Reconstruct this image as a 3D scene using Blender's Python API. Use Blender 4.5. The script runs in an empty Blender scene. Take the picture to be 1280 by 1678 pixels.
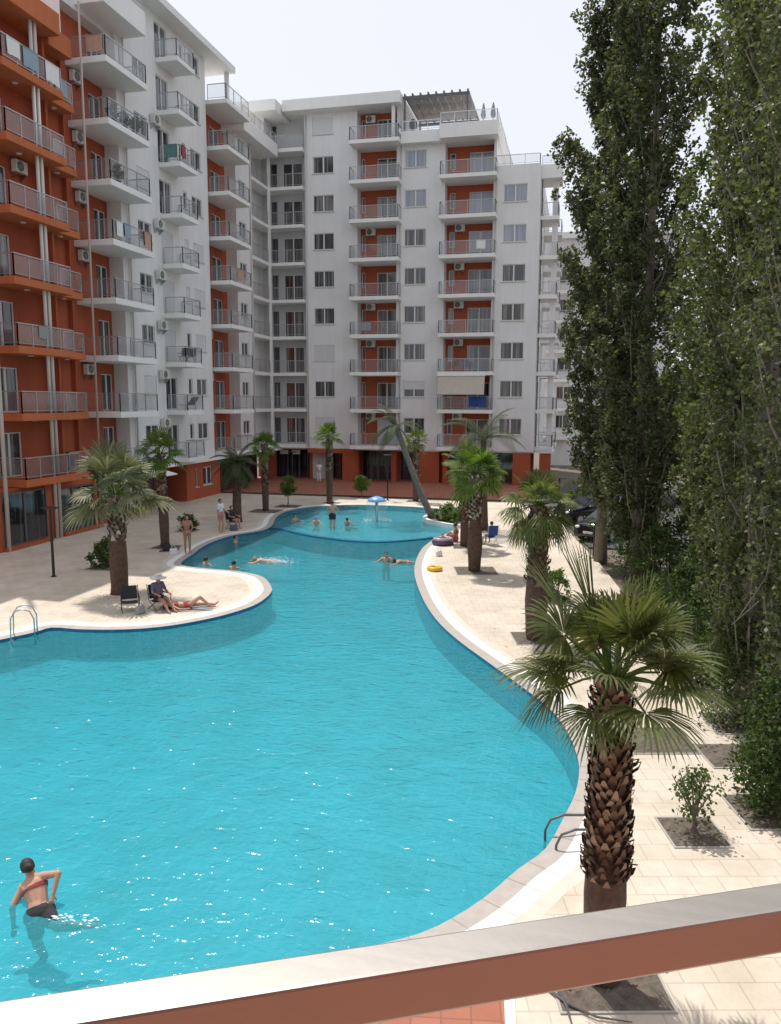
import bpy, bmesh, math, random
import numpy as np
from mathutils import Vector, Matrix, Quaternion
R = math.radians
sc = bpy.context.scene
C = sc.collection
rnd = random.Random(7)

# ------------------------------------------------------------------ camera
F, PITCH, YAW, ROLL = 1305.0, R(7.85), R(13.16), R(0.2)
CAM = Vector((0, 0, 6.7))
cy, sy = math.cos(YAW), math.sin(YAW)
fw = Vector((-sy * math.cos(PITCH), cy * math.cos(PITCH), -math.sin(PITCH)))
r0 = Vector((cy, sy, 0)); u0 = r0.cross(fw)
rt = r0 * math.cos(ROLL) + u0 * math.sin(ROLL)
up = -r0 * math.sin(ROLL) + u0 * math.cos(ROLL)
cam = bpy.data.cameras.new('camera')
cam.sensor_fit = 'HORIZONTAL'; cam.sensor_width = 36; cam.lens = F / 1280 * 36
cam.clip_start = 0.05; cam.clip_end = 3000
co = bpy.data.objects.new('camera', cam); C.objects.link(co)
co.matrix_world = Matrix(((rt.x, up.x, -fw.x, CAM.x), (rt.y, up.y, -fw.y, CAM.y), (rt.z, up.z, -fw.z, CAM.z), (0, 0, 0, 1)))
sc.camera = co

# ------------------------------------------------------------------ sky, sun, exposure
SUN_EL, SUN_AZ = R(65), R(42)                 # azimuth from +Y towards -X
sd = Vector((-math.sin(SUN_AZ) * math.cos(SUN_EL), math.cos(SUN_AZ) * math.cos(SUN_EL), math.sin(SUN_EL)))
w = bpy.data.worlds.new('World'); sc.world = w; w.use_nodes = True
nt = w.node_tree; bg = nt.nodes['Background']
sky = nt.nodes.new('ShaderNodeTexSky'); sky.sky_type = 'NISHITA'; sky.sun_disc = False
sky.sun_elevation = SUN_EL; sky.sun_rotation = -SUN_AZ
sky.air_density = 1.0; sky.dust_density = 2.0; sky.ozone_density = 1.0; sky.altitude = 0
hs = nt.nodes.new('ShaderNodeHueSaturation'); hs.inputs['Saturation'].default_value = 0.42
nt.links.new(sky.outputs[0], hs.inputs['Color'])
hz = nt.nodes.new('ShaderNodeMix'); hz.data_type = 'RGBA'; hz.inputs['Factor'].default_value = 0.72     # thin white haze over the whole sky
hz.inputs[7].default_value = (6.35, 6.55, 7.1, 1)
nt.links.new(hs.outputs[0], hz.inputs[6]); nt.links.new(hz.outputs[2], bg.inputs['Color'])
bg.inputs['Strength'].default_value = 0.13
sl = bpy.data.lights.new('sun', 'SUN'); sl.energy = 3.5; sl.angle = R(0.53); sl.color = (1.0, 0.955, 0.88)
so = bpy.data.objects.new('sun', sl); C.objects.link(so)
so.rotation_euler = sd.to_track_quat('Z', 'Y').to_euler()
vs = sc.view_settings
vs.view_transform = 'Standard'; vs.look = 'None'; vs.gamma = 1; vs.exposure = 0.22
sc.cycles.max_bounces = 8; sc.cycles.transparent_max_bounces = 24
sc.cycles.sample_clamp_indirect = 4; sc.cycles.sample_clamp_direct = 0

# ------------------------------------------------------------------ materials
M = {}
Z = Vector((0, 0, 1))
def mat(name, col=(.5, .5, .5), rough=.6, metal=0, spec=.5, var=0, vscale=3, bump=0, bscale=30, vcol=None):
    m = bpy.data.materials.new(name); m.use_nodes = True
    n = m.node_tree.nodes; l = m.node_tree.links; p = n['Principled BSDF']
    p.inputs['Base Color'].default_value = (*col, 1); p.inputs['Roughness'].default_value = rough
    p.inputs['Metallic'].default_value = metal; p.inputs['Specular IOR Level'].default_value = spec
    if var or bump: tc = n.new('ShaderNodeTexCoord')
    if var:
        no = n.new('ShaderNodeTexNoise'); no.inputs['Scale'].default_value = vscale; no.inputs['Detail'].default_value = 6; no.inputs['Roughness'].default_value = .62
        l.new(tc.outputs['Object'], no.inputs['Vector'])
        cr = n.new('ShaderNodeValToRGB'); cr.color_ramp.elements[0].position = .3; cr.color_ramp.elements[1].position = .72
        v2 = vcol or tuple(c * (1 - var) for c in col)
        cr.color_ramp.elements[0].color = (*v2, 1); cr.color_ramp.elements[1].color = (*[min(1, c * (1 + var * .4)) for c in col], 1)
        l.new(no.outputs['Fac'], cr.inputs['Fac']); l.new(cr.outputs['Color'], p.inputs['Base Color'])
    if bump:
        nb = n.new('ShaderNodeTexNoise'); nb.inputs['Scale'].default_value = bscale; nb.inputs['Detail'].default_value = 4
        l.new(tc.outputs['Object'], nb.inputs['Vector'])
        b = n.new('ShaderNodeBump'); b.inputs['Strength'].default_value = bump; b.inputs['Distance'].default_value = .02
        l.new(nb.outputs['Fac'], b.inputs['Height']); l.new(b.outputs[0], p.inputs['Normal'])
    M[name] = m; return m

def stucco(name, col, streak=.13):
    """painted render: fine grain, broad tone drift and faint vertical rain streaks"""
    m = mat(name, col, .85, spec=.25, bump=.15, bscale=60)
    n = m.node_tree.nodes; l = m.node_tree.links; p = n['Principled BSDF']
    tc = n.new('ShaderNodeTexCoord'); mp = n.new('ShaderNodeMapping'); mp.inputs['Scale'].default_value = (1.6, 1.6, .09)
    l.new(tc.outputs['Object'], mp.inputs['Vector'])
    a = n.new('ShaderNodeTexNoise'); a.inputs['Scale'].default_value = 1.5; a.inputs['Detail'].default_value = 7; a.inputs['Roughness'].default_value = .65
    l.new(mp.outputs[0], a.inputs['Vector'])
    b = n.new('ShaderNodeTexNoise'); b.inputs['Scale'].default_value = .35; b.inputs['Detail'].default_value = 5
    l.new(tc.outputs['Object'], b.inputs['Vector'])
    mx = n.new('ShaderNodeMath'); mx.operation = 'ADD'; l.new(a.outputs['Fac'], mx.inputs[0]); l.new(b.outputs['Fac'], mx.inputs[1])
    cr = n.new('ShaderNodeValToRGB'); cr.color_ramp.elements[0].position = .35; cr.color_ramp.elements[1].position = .62
    mh = n.new('ShaderNodeMath'); mh.operation = 'MULTIPLY'; mh.inputs[1].default_value = .5; l.new(mx.outputs[0], mh.inputs[0])
    cr.color_ramp.elements[0].color = (*[c * (1 - streak) for c in col], 1); cr.color_ramp.elements[1].color = (*col, 1)
    l.new(mh.outputs[0], cr.inputs['Fac']); l.new(cr.outputs[0], p.inputs['Base Color'])
    return m

def tiles(name, c1, c2, mortar, w=.4, h=.4, rot=0, gap=.012, off=.5, rough=.7, dirt_mottle=.12):
    m = mat(name, c1, rough, spec=.3)
    n = m.node_tree.nodes; l = m.node_tree.links; p = n['Principled BSDF']
    tc = n.new('ShaderNodeTexCoord'); mp = n.new('ShaderNodeMapping'); mp.inputs['Rotation'].default_value = (0, 0, rot)
    l.new(tc.outputs['Object'], mp.inputs['Vector'])
    br = n.new('ShaderNodeTexBrick'); br.offset = off; br.inputs['Scale'].default_value = 1
    br.inputs['Color1'].default_value = (*c1, 1); br.inputs['Color2'].default_value = (*c2, 1); br.inputs['Mortar'].default_value = (*mortar, 1)
    br.inputs['Mortar Size'].default_value = gap; br.inputs['Brick Width'].default_value = w; br.inputs['Row Height'].default_value = h
    l.new(mp.outputs[0], br.inputs['Vector'])
    no = n.new('ShaderNodeTexNoise'); no.inputs['Scale'].default_value = .8; no.inputs['Detail'].default_value = 8; no.inputs['Roughness'].default_value = .7
    l.new(tc.outputs['Object'], no.inputs['Vector'])
    cr = n.new('ShaderNodeValToRGB'); cr.color_ramp.elements[0].position = .35; cr.color_ramp.elements[1].position = .6
    cr.color_ramp.elements[0].color = (1 - dirt_mottle, 1 - dirt_mottle * 1.1, 1 - dirt_mottle * 1.3, 1); cr.color_ramp.elements[1].color = (1, 1, 1, 1)
    l.new(no.outputs['Fac'], cr.inputs['Fac'])
    mx = n.new('ShaderNodeMix'); mx.data_type = 'RGBA'; mx.blend_type = 'MULTIPLY'; mx.inputs['Factor'].default_value = 1
    l.new(br.outputs['Color'], mx.inputs[6]); l.new(cr.outputs[0], mx.inputs[7]); l.new(mx.outputs[2], p.inputs['Base Color'])
    b = n.new('ShaderNodeBump'); b.inputs['Strength'].default_value = .4; b.inputs['Distance'].default_value = .01; b.invert = True
    l.new(br.outputs['Fac'], b.inputs['Height']); l.new(b.outputs[0], p.inputs['Normal'])
    return m

def leafmat(name, c1, c2, c3, rough=.45, trans=.35):
    m = bpy.data.materials.new(name); m.use_nodes = True; n = m.node_tree.nodes; l = m.node_tree.links
    p = n['Principled BSDF']; out = n['Material Output']
    g = n.new('ShaderNodeNewGeometry'); cr = n.new('ShaderNodeValToRGB')
    e = cr.color_ramp.elements; e[0].color = (*c1, 1); e[1].color = (*c3, 1); e[0].position = .05; e[1].position = .95
    x = e.new(.5); x.color = (*c2, 1)
    l.new(g.outputs['Random Per Island'], cr.inputs['Fac']); l.new(cr.outputs[0], p.inputs['Base Color'])
    p.inputs['Roughness'].default_value = rough + .18; p.inputs['Specular IOR Level'].default_value = .32
    t = n.new('ShaderNodeBsdfTranslucent'); hv = n.new('ShaderNodeMix'); hv.data_type = 'RGBA'; hv.blend_type = 'MULTIPLY'; hv.inputs['Factor'].default_value = 1
    hv.inputs[7].default_value = (1.5, 1.6, .7, 1); l.new(cr.outputs[0], hv.inputs[6]); l.new(hv.outputs[2], t.inputs['Color'])
    mx = n.new('ShaderNodeMixShader'); mx.inputs[0].default_value = trans
    l.new(p.outputs[0], mx.inputs[1]); l.new(t.outputs[0], mx.inputs[2]); l.new(mx.outputs[0], out.inputs['Surface'])
    M[name] = m; return m

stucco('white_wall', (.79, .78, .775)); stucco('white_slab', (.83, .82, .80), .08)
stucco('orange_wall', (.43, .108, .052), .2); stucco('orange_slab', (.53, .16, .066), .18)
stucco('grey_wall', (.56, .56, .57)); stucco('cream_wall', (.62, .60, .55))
mat('frame_white', (.72, .72, .72), .4); mat('frame_dark', (.10, .10, .105), .4); mat('steel', (.55, .55, .56), .3, 1)
mat('rail_metal', (.42, .42, .42), .4, .5)
mat('shutter', (.66, .66, .67), .55); mat('pipe_white', (.60, .56, .52), .6); mat('pipe_pink', (.42, .34, .30), .7)
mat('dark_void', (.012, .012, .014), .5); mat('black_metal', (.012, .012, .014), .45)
mat('shade_fabric', (.55, .49, .42), .9, var=.1, bump=.1); mat('pergola_fabric', (.30, .27, .25), .9, var=.1); mat('dark_fabric', (.03, .03, .035), .9, bump=.2)
mat('ac_white', (.66, .66, .62), .5, var=.15, vscale=6); mat('ac_dark', (.03, .03, .03), .5)
mat('soil', (.16, .13, .105), .95, var=.5, vscale=9, bump=.9, bscale=45)
mat('asphalt', (.085, .083, .08), .9, var=.3, vscale=1.5, bump=.3, bscale=90)
mat('earth', (.17, .14, .105), .95, var=.4, vscale=1.2, bump=.6, bscale=25)
mat('joint', (.30, .27, .24), .9); mat('kerb', (.42, .40, .37), .85, var=.15); mat('dark_kerb', (.06, .05, .05), .8)
mat('coping_grey', (.42, .375, .345), .7, var=.12, vscale=5, bump=.1); mat('coping_white', (.80, .79, .77), .55, var=.06, vscale=2)
mat('coping_stone', (.60, .57, .50), .7, var=.1, vscale=3)
tiles('beige_paving', (.64, .565, .475), (.61, .535, .45), (.50, .43, .355), .42, .42, R(-14), .010, dirt_mottle=.2)
tiles('red_paving', (.42, .165, .105), (.36, .13, .085), (.25, .12, .085), .33, .33, R(-9), .010, 0)
tiles('pool_tile', (.085, .475, .56), (.065, .44, .525), (.13, .52, .59), .3, .3, 0, .01, 0, .3, .22)  # blotchy floor colour paints in the light mottles cast by rippling water
tiles('small_pool_tile', (.22, .62, .70), (.19, .59, .67), (.27, .64, .70), .3, .3, 0, .01, 0, .3, .06)
tiles('pool_wall_tile', (.018, .15, .28), (.015, .13, .25), (.04, .20, .30), .3, .3, 0, .01, 0, .3, .06)
leafmat('poplar_leaf', (.05, .062, .029), (.083, .096, .042), (.15, .162, .074), .36)
leafmat('poplar_leaf_dark', (.05, .06, .035), (.082, .096, .05), (.155, .165, .085), .33)
leafmat('poplar_leaf_bright', (.05, .068, .026), (.086, .11, .037), (.155, .178, .066), .36)
leafmat('shoot_leaf', (.025, .05, .015), (.045, .08, .02), (.09, .13, .035), .4)
leafmat('shrub_leaf', (.05, .08, .03), (.08, .12, .04), (.13, .17, .06), .4)
leafmat('palm_leaf', (.075, .095, .03), (.12, .14, .05), (.19, .20, .085), .35, .3)
leafmat('palm_leaf_near', (.05, .068, .02), (.085, .105, .035), (.15, .16, .07), .3, .28)
leafmat('palm_leaf_grey', (.085, .10, .055), (.14, .15, .085), (.24, .235, .15), .38, .2)
leafmat('palm_leaf_green', (.06, .10, .02), (.09, .15, .03), (.15, .21, .05), .38, .35)
leafmat('feather_leaf', (.03, .045, .02), (.05, .065, .03), (.085, .10, .05), .5, .2)
mat('bark', (.20, .17, .14), .95, var=.4, vscale=6, bump=.8, bscale=20)
mat('twig', (.24, .21, .175), .9, var=.3, vscale=8)
mat('palm_trunk', (.115, .07, .05), .95, var=.5, vscale=7, bump=1, bscale=22)
mat('palm_trunk_grey', (.21, .175, .15), .95, var=.4, vscale=6, bump=.8, bscale=20)
leafmat('palm_boot', (.08, .042, .028), (.17, .10, .065), (.34, .25, .18), .7, 0)
leafmat('palm_boot_pale', (.10, .06, .045), (.24, .20, .16), (.5, .46, .40), .85, 0)
mat('skin', (.50, .29, .20), .55, var=.1, vscale=8); mat('skin_tan', (.36, .19, .12), .55, var=.1, vscale=8)
mat('hair_dark', (.025, .015, .012), .6, bump=.5, bscale=80); mat('hair_blond', (.38, .27, .15), .6, bump=.5, bscale=80)
mat('red_fabric', (.34, .06, .075), .8, var=.2, vscale=20); mat('pink_fabric', (.55, .2, .22), .8, var=.2, vscale=20)
mat('white_fabric', (.72, .72, .72), .9, bump=.2, bscale=25); mat('blue_fabric', (.03, .07, .26), .85, var=.2); mat('lightblue_fabric', (.27, .36, .43), .9, bump=.2, bscale=25)
mat('teal_fabric', (.10, .22, .21), .9); mat('peach_fabric', (.50, .31, .24), .9, var=.25, vscale=9); mat('grey_fabric', (.28, .28, .30), .9, bump=.2)
mat('purple_fabric', (.12, .10, .17), .9); mat('purple_vinyl', (.10, .05, .13), .3); mat('pink_vinyl', (.45, .36, .40), .3)
mat('yellow_vinyl', (.75, .46, .04), .3); mat('blue_plastic', (.16, .38, .74), .35); mat('eye', (.02, .015, .01), .2); mat('lip', (.4, .13, .11), .5)
mat('car_paint', (.012, .013, .018), .15, .3, .8); mat('car_paint_grey', (.30, .31, .33), .2, .5, .8); mat('car_glass', (.01, .012, .014), .05, 0, .8)
mat('rubber', (.015, .015, .015), .85); mat('lamp_glass', (.7, .7, .68), .2); mat('tail_red', (.35, .01, .01), .25); mat('plate', (.7, .7, .68), .5)
mat('sign_white', (.62, .64, .66), .5); mat('foam', (.80, .86, .88), .35)

def glass_dark(name, dark, light, pos):
    """window pane: dark room, drawn curtain or painted sky tone behind reflecting glass, differs from window to window"""
    m = mat(name, dark, .06, spec=.9); n = m.node_tree.nodes; l = m.node_tree.links; p = n['Principled BSDF']
    oi = n.new('ShaderNodeObjectInfo'); tc = n.new('ShaderNodeTexCoord'); mp = n.new('ShaderNodeMapping'); mp.inputs['Scale'].default_value = (5, 5, .12)
    ad = n.new('ShaderNodeVectorMath'); l.new(tc.outputs['Object'], ad.inputs[0]); cb = n.new('ShaderNodeCombineXYZ')
    ml = n.new('ShaderNodeMath'); ml.operation = 'MULTIPLY'; ml.inputs[1].default_value = 37; l.new(oi.outputs['Random'], ml.inputs[0])
    l.new(ml.outputs[0], cb.inputs[0]); l.new(ml.outputs[0], cb.inputs[1]); l.new(cb.outputs[0], ad.inputs[1]); l.new(ad.outputs[0], mp.inputs['Vector'])
    no = n.new('ShaderNodeTexNoise'); no.inputs['Scale'].default_value = 1; no.inputs['Detail'].default_value = 3; l.new(mp.outputs[0], no.inputs['Vector'])
    mr = n.new('ShaderNodeMapRange'); mr.inputs['From Min'].default_value = pos - .06; mr.inputs['From Max'].default_value = pos + .12; l.new(no.outputs['Fac'], mr.inputs['Value'])
    mx = n.new('ShaderNodeMix'); mx.data_type = 'RGBA'; mx.inputs[6].default_value = (*dark, 1); mx.inputs[7].default_value = (*light, 1)
    l.new(mr.outputs[0], mx.inputs['Factor']); l.new(mx.outputs[2], p.inputs['Base Color'])
    return m
glass_dark('pane', (.03, .031, .037), (.24, .235, .225), .55)
glass_dark('pane_sky', (.22, .25, .32), (.36, .37, .40), .5)  # sky reflection of the upper windows put into the pane colour
glass_dark('pane_shop', (.012, .014, .018), (.10, .10, .10), .6)

def thin_glass(name, tint, body, fac, ior=1.5):
    m = bpy.data.materials.new(name); m.use_nodes = True; n = m.node_tree.nodes; l = m.node_tree.links; n.clear()
    o = n.new('ShaderNodeOutputMaterial'); t = n.new('ShaderNodeBsdfTransparent'); t.inputs[0].default_value = (*tint, 1)
    d = n.new('ShaderNodeBsdfDiffuse'); d.inputs[0].default_value = (*body, 1); g = n.new('ShaderNodeBsdfGlossy'); g.inputs['Roughness'].default_value = .05
    a = n.new('ShaderNodeMixShader'); a.inputs[0].default_value = fac; l.new(t.outputs[0], a.inputs[1]); l.new(d.outputs[0], a.inputs[2])
    fr = n.new('ShaderNodeFresnel'); fr.inputs[0].default_value = ior
    b = n.new('ShaderNodeMixShader'); l.new(fr.outputs[0], b.inputs[0]); l.new(a.outputs[0], b.inputs[1]); l.new(g.outputs[0], b.inputs[2]); l.new(b.outputs[0], o.inputs[0])
    M[name] = m
thin_glass('rail_glass', (.90, .92, .93), (.66, .68, .70), .13)
thin_glass('water_veil', (.96, .98, .98), (.85, .9, .92), .10, 1.01)

def water():
    m = bpy.data.materials.new('water'); m.use_nodes = True; n = m.node_tree.nodes; l = m.node_tree.links; n.clear()
    o = n.new('ShaderNodeOutputMaterial'); tc = n.new('ShaderNodeTexCoord')
    def noise(scale, detail, stretch, rough=.55, dist=.0):
        mp = n.new('ShaderNodeMapping'); mp.inputs['Scale'].default_value = stretch; mp.inputs['Rotation'].default_value = (0, 0, R(-20)); l.new(tc.outputs['Object'], mp.inputs['Vector'])
        t = n.new('ShaderNodeTexNoise'); t.inputs['Scale'].default_value = scale; t.inputs['Detail'].default_value = detail; t.inputs['Roughness'].default_value = rough; t.inputs['Distortion'].default_value = dist
        l.new(mp.outputs[0], t.inputs['Vector']); return t
    n1 = noise(2.4, 2.5, (1, 1.35, 1), .5, .8); n2 = noise(9, 1.5, (1, 1.3, 1), .5, .5)
    ad = n.new('ShaderNodeMath'); ad.operation = 'MULTIPLY_ADD'; ad.inputs[1].default_value = .34; l.new(n2.outputs['Fac'], ad.inputs[0]); l.new(n1.outputs['Fac'], ad.inputs[2])
    b = n.new('ShaderNodeBump'); b.inputs['Strength'].default_value = 1; b.inputs['Distance'].default_value = .05; l.new(ad.outputs[0], b.inputs['Height'])
    t = n.new('ShaderNodeBsdfTransparent'); t.inputs[0].default_value = (.68, .93, .98, 1)
    d = n.new('ShaderNodeBsdfDiffuse'); d.inputs[0].default_value = (.06, .44, .53, 1); bd = n.new('ShaderNodeBump'); bd.inputs['Strength'].default_value = 1; bd.inputs['Distance'].default_value = .013; l.new(ad.outputs[0], bd.inputs['Height']); l.new(bd.outputs[0], d.inputs['Normal'])
    a = n.new('ShaderNodeMixShader'); a.inputs[0].default_value = .38; l.new(t.outputs[0], a.inputs[1]); l.new(d.outputs[0], a.inputs[2])
    g = n.new('ShaderNodeBsdfGlossy'); g.inputs['Roughness'].default_value = .12; l.new(b.outputs[0], g.inputs['Normal'])
    fr = n.new('ShaderNodeFresnel'); fr.inputs[0].default_value = 1.33; l.new(b.outputs[0], fr.inputs['Normal'])
    s = n.new('ShaderNodeMixShader'); l.new(fr.outputs[0], s.inputs[0]); l.new(a.outputs[0], s.inputs[1]); l.new(g.outputs[0], s.inputs[2]); l.new(s.outputs[0], o.inputs[0])
    M['water'] = m
water()

# ------------------------------------------------------------------ mesh helpers
def wloc(o):
    v = Vector((0, 0, 0))
    while o: v += o.location; o = o.parent
    return v
class MB:
    def __init__(s): s.v = []; s.f = []
    def add(s, vs, fs):
        k = len(s.v); s.v += [tuple(v) for v in vs]; s.f += [tuple(i + k for i in f) for f in fs]; return s
    def box(s, x0, y0, z0, x1, y1, z1):
        return s.add([(x0, y0, z0), (x1, y0, z0), (x1, y1, z0), (x0, y1, z0), (x0, y0, z1), (x1, y0, z1), (x1, y1, z1), (x0, y1, z1)],
                     [(0, 3, 2, 1), (4, 5, 6, 7), (0, 1, 5, 4), (1, 2, 6, 5), (2, 3, 7, 6), (3, 0, 4, 7)])
    def beam(s, p, q, w, h, upv=(0, 0, 1)):
        p, q = Vector(p), Vector(q); d = (q - p).normalized(); sd_ = d.cross(Vector(upv))
        if sd_.length < 1e-4: sd_ = d.cross(Vector((0, 1, 0)))
        sd_.normalize(); u_ = sd_.cross(d)
        vs = [c + sd_ * a * w / 2 + u_ * b * h / 2 for c in (p, q) for a, b in ((-1, -1), (1, -1), (1, 1), (-1, 1))]
        return s.add(vs, [(0, 3, 2, 1), (4, 5, 6, 7), (0, 1, 5, 4), (1, 2, 6, 5), (2, 3, 7, 6), (3, 0, 4, 7)])
    def tube(s, pts, rad, n=8, cap=True):
        pts = [Vector(p) for p in pts]; k = len(s.v); N = len(pts)
        if not hasattr(rad, '__len__'): rad = [rad] * N
        ref = None
        for i, p in enumerate(pts):
            d = (pts[min(i + 1, N - 1)] - pts[max(i - 1, 0)]).normalized()
            if ref is None: ref = d.orthogonal().normalized()
            a = (ref - d * ref.dot(d)); a = a.normalized() if a.length > 1e-5 else d.orthogonal().normalized()
            ref = a; b = d.cross(a)
            for j in range(n):
                t = 2 * math.pi * j / n; s.v.append(tuple(p + (a * math.cos(t) + b * math.sin(t)) * rad[i]))
        for i in range(N - 1):
            for j in range(n):
                s.f.append((k + i * n + j, k + i * n + (j + 1) % n, k + (i + 1) * n + (j + 1) % n, k + (i + 1) * n + j))
        if cap:
            s.f.append(tuple(k + j for j in reversed(range(n)))); s.f.append(tuple(k + (N - 1) * n + j for j in range(n)))
        return s
    def lathe(s, c, prof, n=16, jit=0):
        k = len(s.v)
        for r, z in prof:
            for j in range(n):
                t = 2 * math.pi * j / n; q = r * (1 + jit * rnd.uniform(-1, 1)); s.v.append((c[0] + q * math.cos(t), c[1] + q * math.sin(t), c[2] + z))
        for i in range(len(prof) - 1):
            for j in range(n): s.f.append((k + i * n + j, k + i * n + (j + 1) % n, k + (i + 1) * n + (j + 1) % n, k + (i + 1) * n + j))
        s.f.append(tuple(k + j for j in reversed(range(n)))); s.f.append(tuple(k + (len(prof) - 1) * n + j for j in range(n)))
        return s
    def ell(s, c, r, n=12, m=8):
        k = len(s.v); c = Vector(c)
        for i in range(1, m):
            a = math.pi * i / m
            for j in range(n):
                t = 2 * math.pi * j / n; s.v.append((c.x + r[0] * math.sin(a) * math.cos(t), c.y + r[1] * math.sin(a) * math.sin(t), c.z + r[2] * math.cos(a)))
        t0 = len(s.v); s.v.append((c.x, c.y, c.z + r[2])); s.v.append((c.x, c.y, c.z - r[2]))
        for j in range(n):
            s.f.append((t0, k + j, k + (j + 1) % n)); s.f.append((t0 + 1, k + (m - 2) * n + (j + 1) % n, k + (m - 2) * n + j))
            for i in range(m - 2): s.f.append((k + i * n + j, k + (i + 1) * n + j, k + (i + 1) * n + (j + 1) % n, k + i * n + (j + 1) % n))
        return s
    def build(s, name, mt, parent=None, smooth=False, bevel=0, move=True):
        o = wloc(parent) if (parent and move) else Vector((0, 0, 0))
        me = bpy.data.meshes.new(name)
        vs = [(v[0] - o.x, v[1] - o.y, v[2] - o.z) for v in s.v] if parent else s.v
        me.from_pydata(vs, [], s.f); me.materials.append(M[mt])
        if smooth: me.polygons.foreach_set('use_smooth', [True] * len(me.polygons))
        ob = bpy.data.objects.new(name, me); C.objects.link(ob)
        if parent: ob.parent = parent
        if bevel:
            b = ob.modifiers.new('bevel', 'BEVEL'); b.width = bevel; b.segments = 2; b.limit_method = 'ANGLE'
        return ob
def tag(o, label, cat, group=None):
    o['label'] = label; o['category'] = cat
    if group: o['group'] = group
    return o
def kind(o, k): o['kind'] = k; return o
def thing(name, label, cat, loc=(0, 0, 0), group=None, rz=0):
    o = bpy.data.objects.new(name, None); C.objects.link(o); o.location = loc; o.rotation_euler = (0, 0, rz); o.empty_display_size = .2
    return tag(o, label, cat, group)
def copy_thing(root, loc, rz, label):
    r = root.copy(); C.objects.link(r); r.location = loc; r.rotation_euler = (0, 0, rz); r['label'] = label
    for ch in list(root.children):
        c = ch.copy(); C.objects.link(c); c.parent = r
        for g in list(ch.children):
            d = g.copy(); C.objects.link(d); d.parent = c
    return r
def np_quads(name, V, mt, parent=None, nper=4):
    """mesh of loose polygons from an (n*nper,3) array in local coordinates"""
    V = np.asarray(V, dtype=np.float32).reshape(-1, 3); n = len(V) // nper
    me = bpy.data.meshes.new(name); me.vertices.add(len(V)); me.vertices.foreach_set('co', V.ravel())
    me.loops.add(len(V)); me.loops.foreach_set('vertex_index', np.arange(len(V), dtype=np.int32))
    me.polygons.add(n); me.polygons.foreach_set('loop_start', np.arange(0, n * nper, nper, dtype=np.int32))
    me.update(calc_edges=True); me.materials.append(M[mt])
    ob = bpy.data.objects.new(name, me); C.objects.link(ob)
    if parent: ob.parent = parent
    return ob
def flat_poly(name, loops, z, mt):
    """flat sheet from an outer loop with holes"""
    bm = bmesh.new(); es = []
    for lp in loops:
        vs = [bm.verts.new((x, y, z)) for x, y in lp]
        es += [bm.edges.new((vs[i], vs[(i + 1) % len(vs)])) for i in range(len(vs))]
    bmesh.ops.triangle_fill(bm, use_beauty=True, use_dissolve=False, edges=es)
    for f in bm.faces:
        if f.normal.z < 0: f.normal_flip()
    me = bpy.data.meshes.new(name); bm.to_mesh(me); bm.free(); me.materials.append(M[mt])
    ob = bpy.data.objects.new(name, me); C.objects.link(ob); return ob
def smooth_loop(pts, sub=4):
    out = []; n = len(pts)
    for i in range(n):
        p0, p1, p2, p3 = [np.array(pts[(i + k) % n]) for k in (-1, 0, 1, 2)]
        for j in range(sub):
            t = j / sub; out.append(tuple(.5 * ((2 * p1) + (-p0 + p2) * t + (2 * p0 - 5 * p1 + 4 * p2 - p3) * t * t + (-p0 + 3 * p1 - 3 * p2 + p3) * t ** 3)))
    return out
def offset_loop(pts, d):
    """offset outward, then relax the places where the offset would cross itself"""
    P = np.array(pts); n = len(P); T = np.roll(P, -1, 0) - np.roll(P, 1, 0); T /= np.linalg.norm(T, axis=1)[:, None]
    area = np.sum(P[:, 0] * np.roll(P[:, 1], -1) - np.roll(P[:, 0], -1) * P[:, 1])
    N = np.stack([T[:, 1], -T[:, 0]], 1) * (1 if area > 0 else -1)
    Q = P + N * d
    for it in range(60):
        dd = np.linalg.norm(Q[:, None] - P[None], axis=2); k = dd.argmin(1); m = dd[np.arange(n), k]; bad = m < abs(d) * .97
        if not bad.any(): break
        v = Q - P[k]; v = np.where(m[:, None] > 1e-4, v / np.maximum(m, 1e-4)[:, None], N)
        Q = np.where(bad[:, None], P[k] + v * abs(d), Q)
        Q = np.where(bad[:, None], .5 * Q + .25 * (np.roll(Q, 1, 0) + np.roll(Q, -1, 0)), Q)
    return [tuple(q) for q in Q]
def ring(name, A, B, za, zb, mt):
    n = len(A); m = MB().add([(x, y, za) for x, y in A] + [(x, y, zb) for x, y in B], [(i, (i + 1) % n, n + (i + 1) % n, n + i) for i in range(n)])
    return m.build(name, mt)

# ------------------------------------------------------------------ ground, paving, pool
g_ = MB().add([(-900, -900, -.1), (900, -900, -.1), (900, 1500, -.1), (-900, 1500, -.1)], [(0, 1, 2, 3)])
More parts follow.
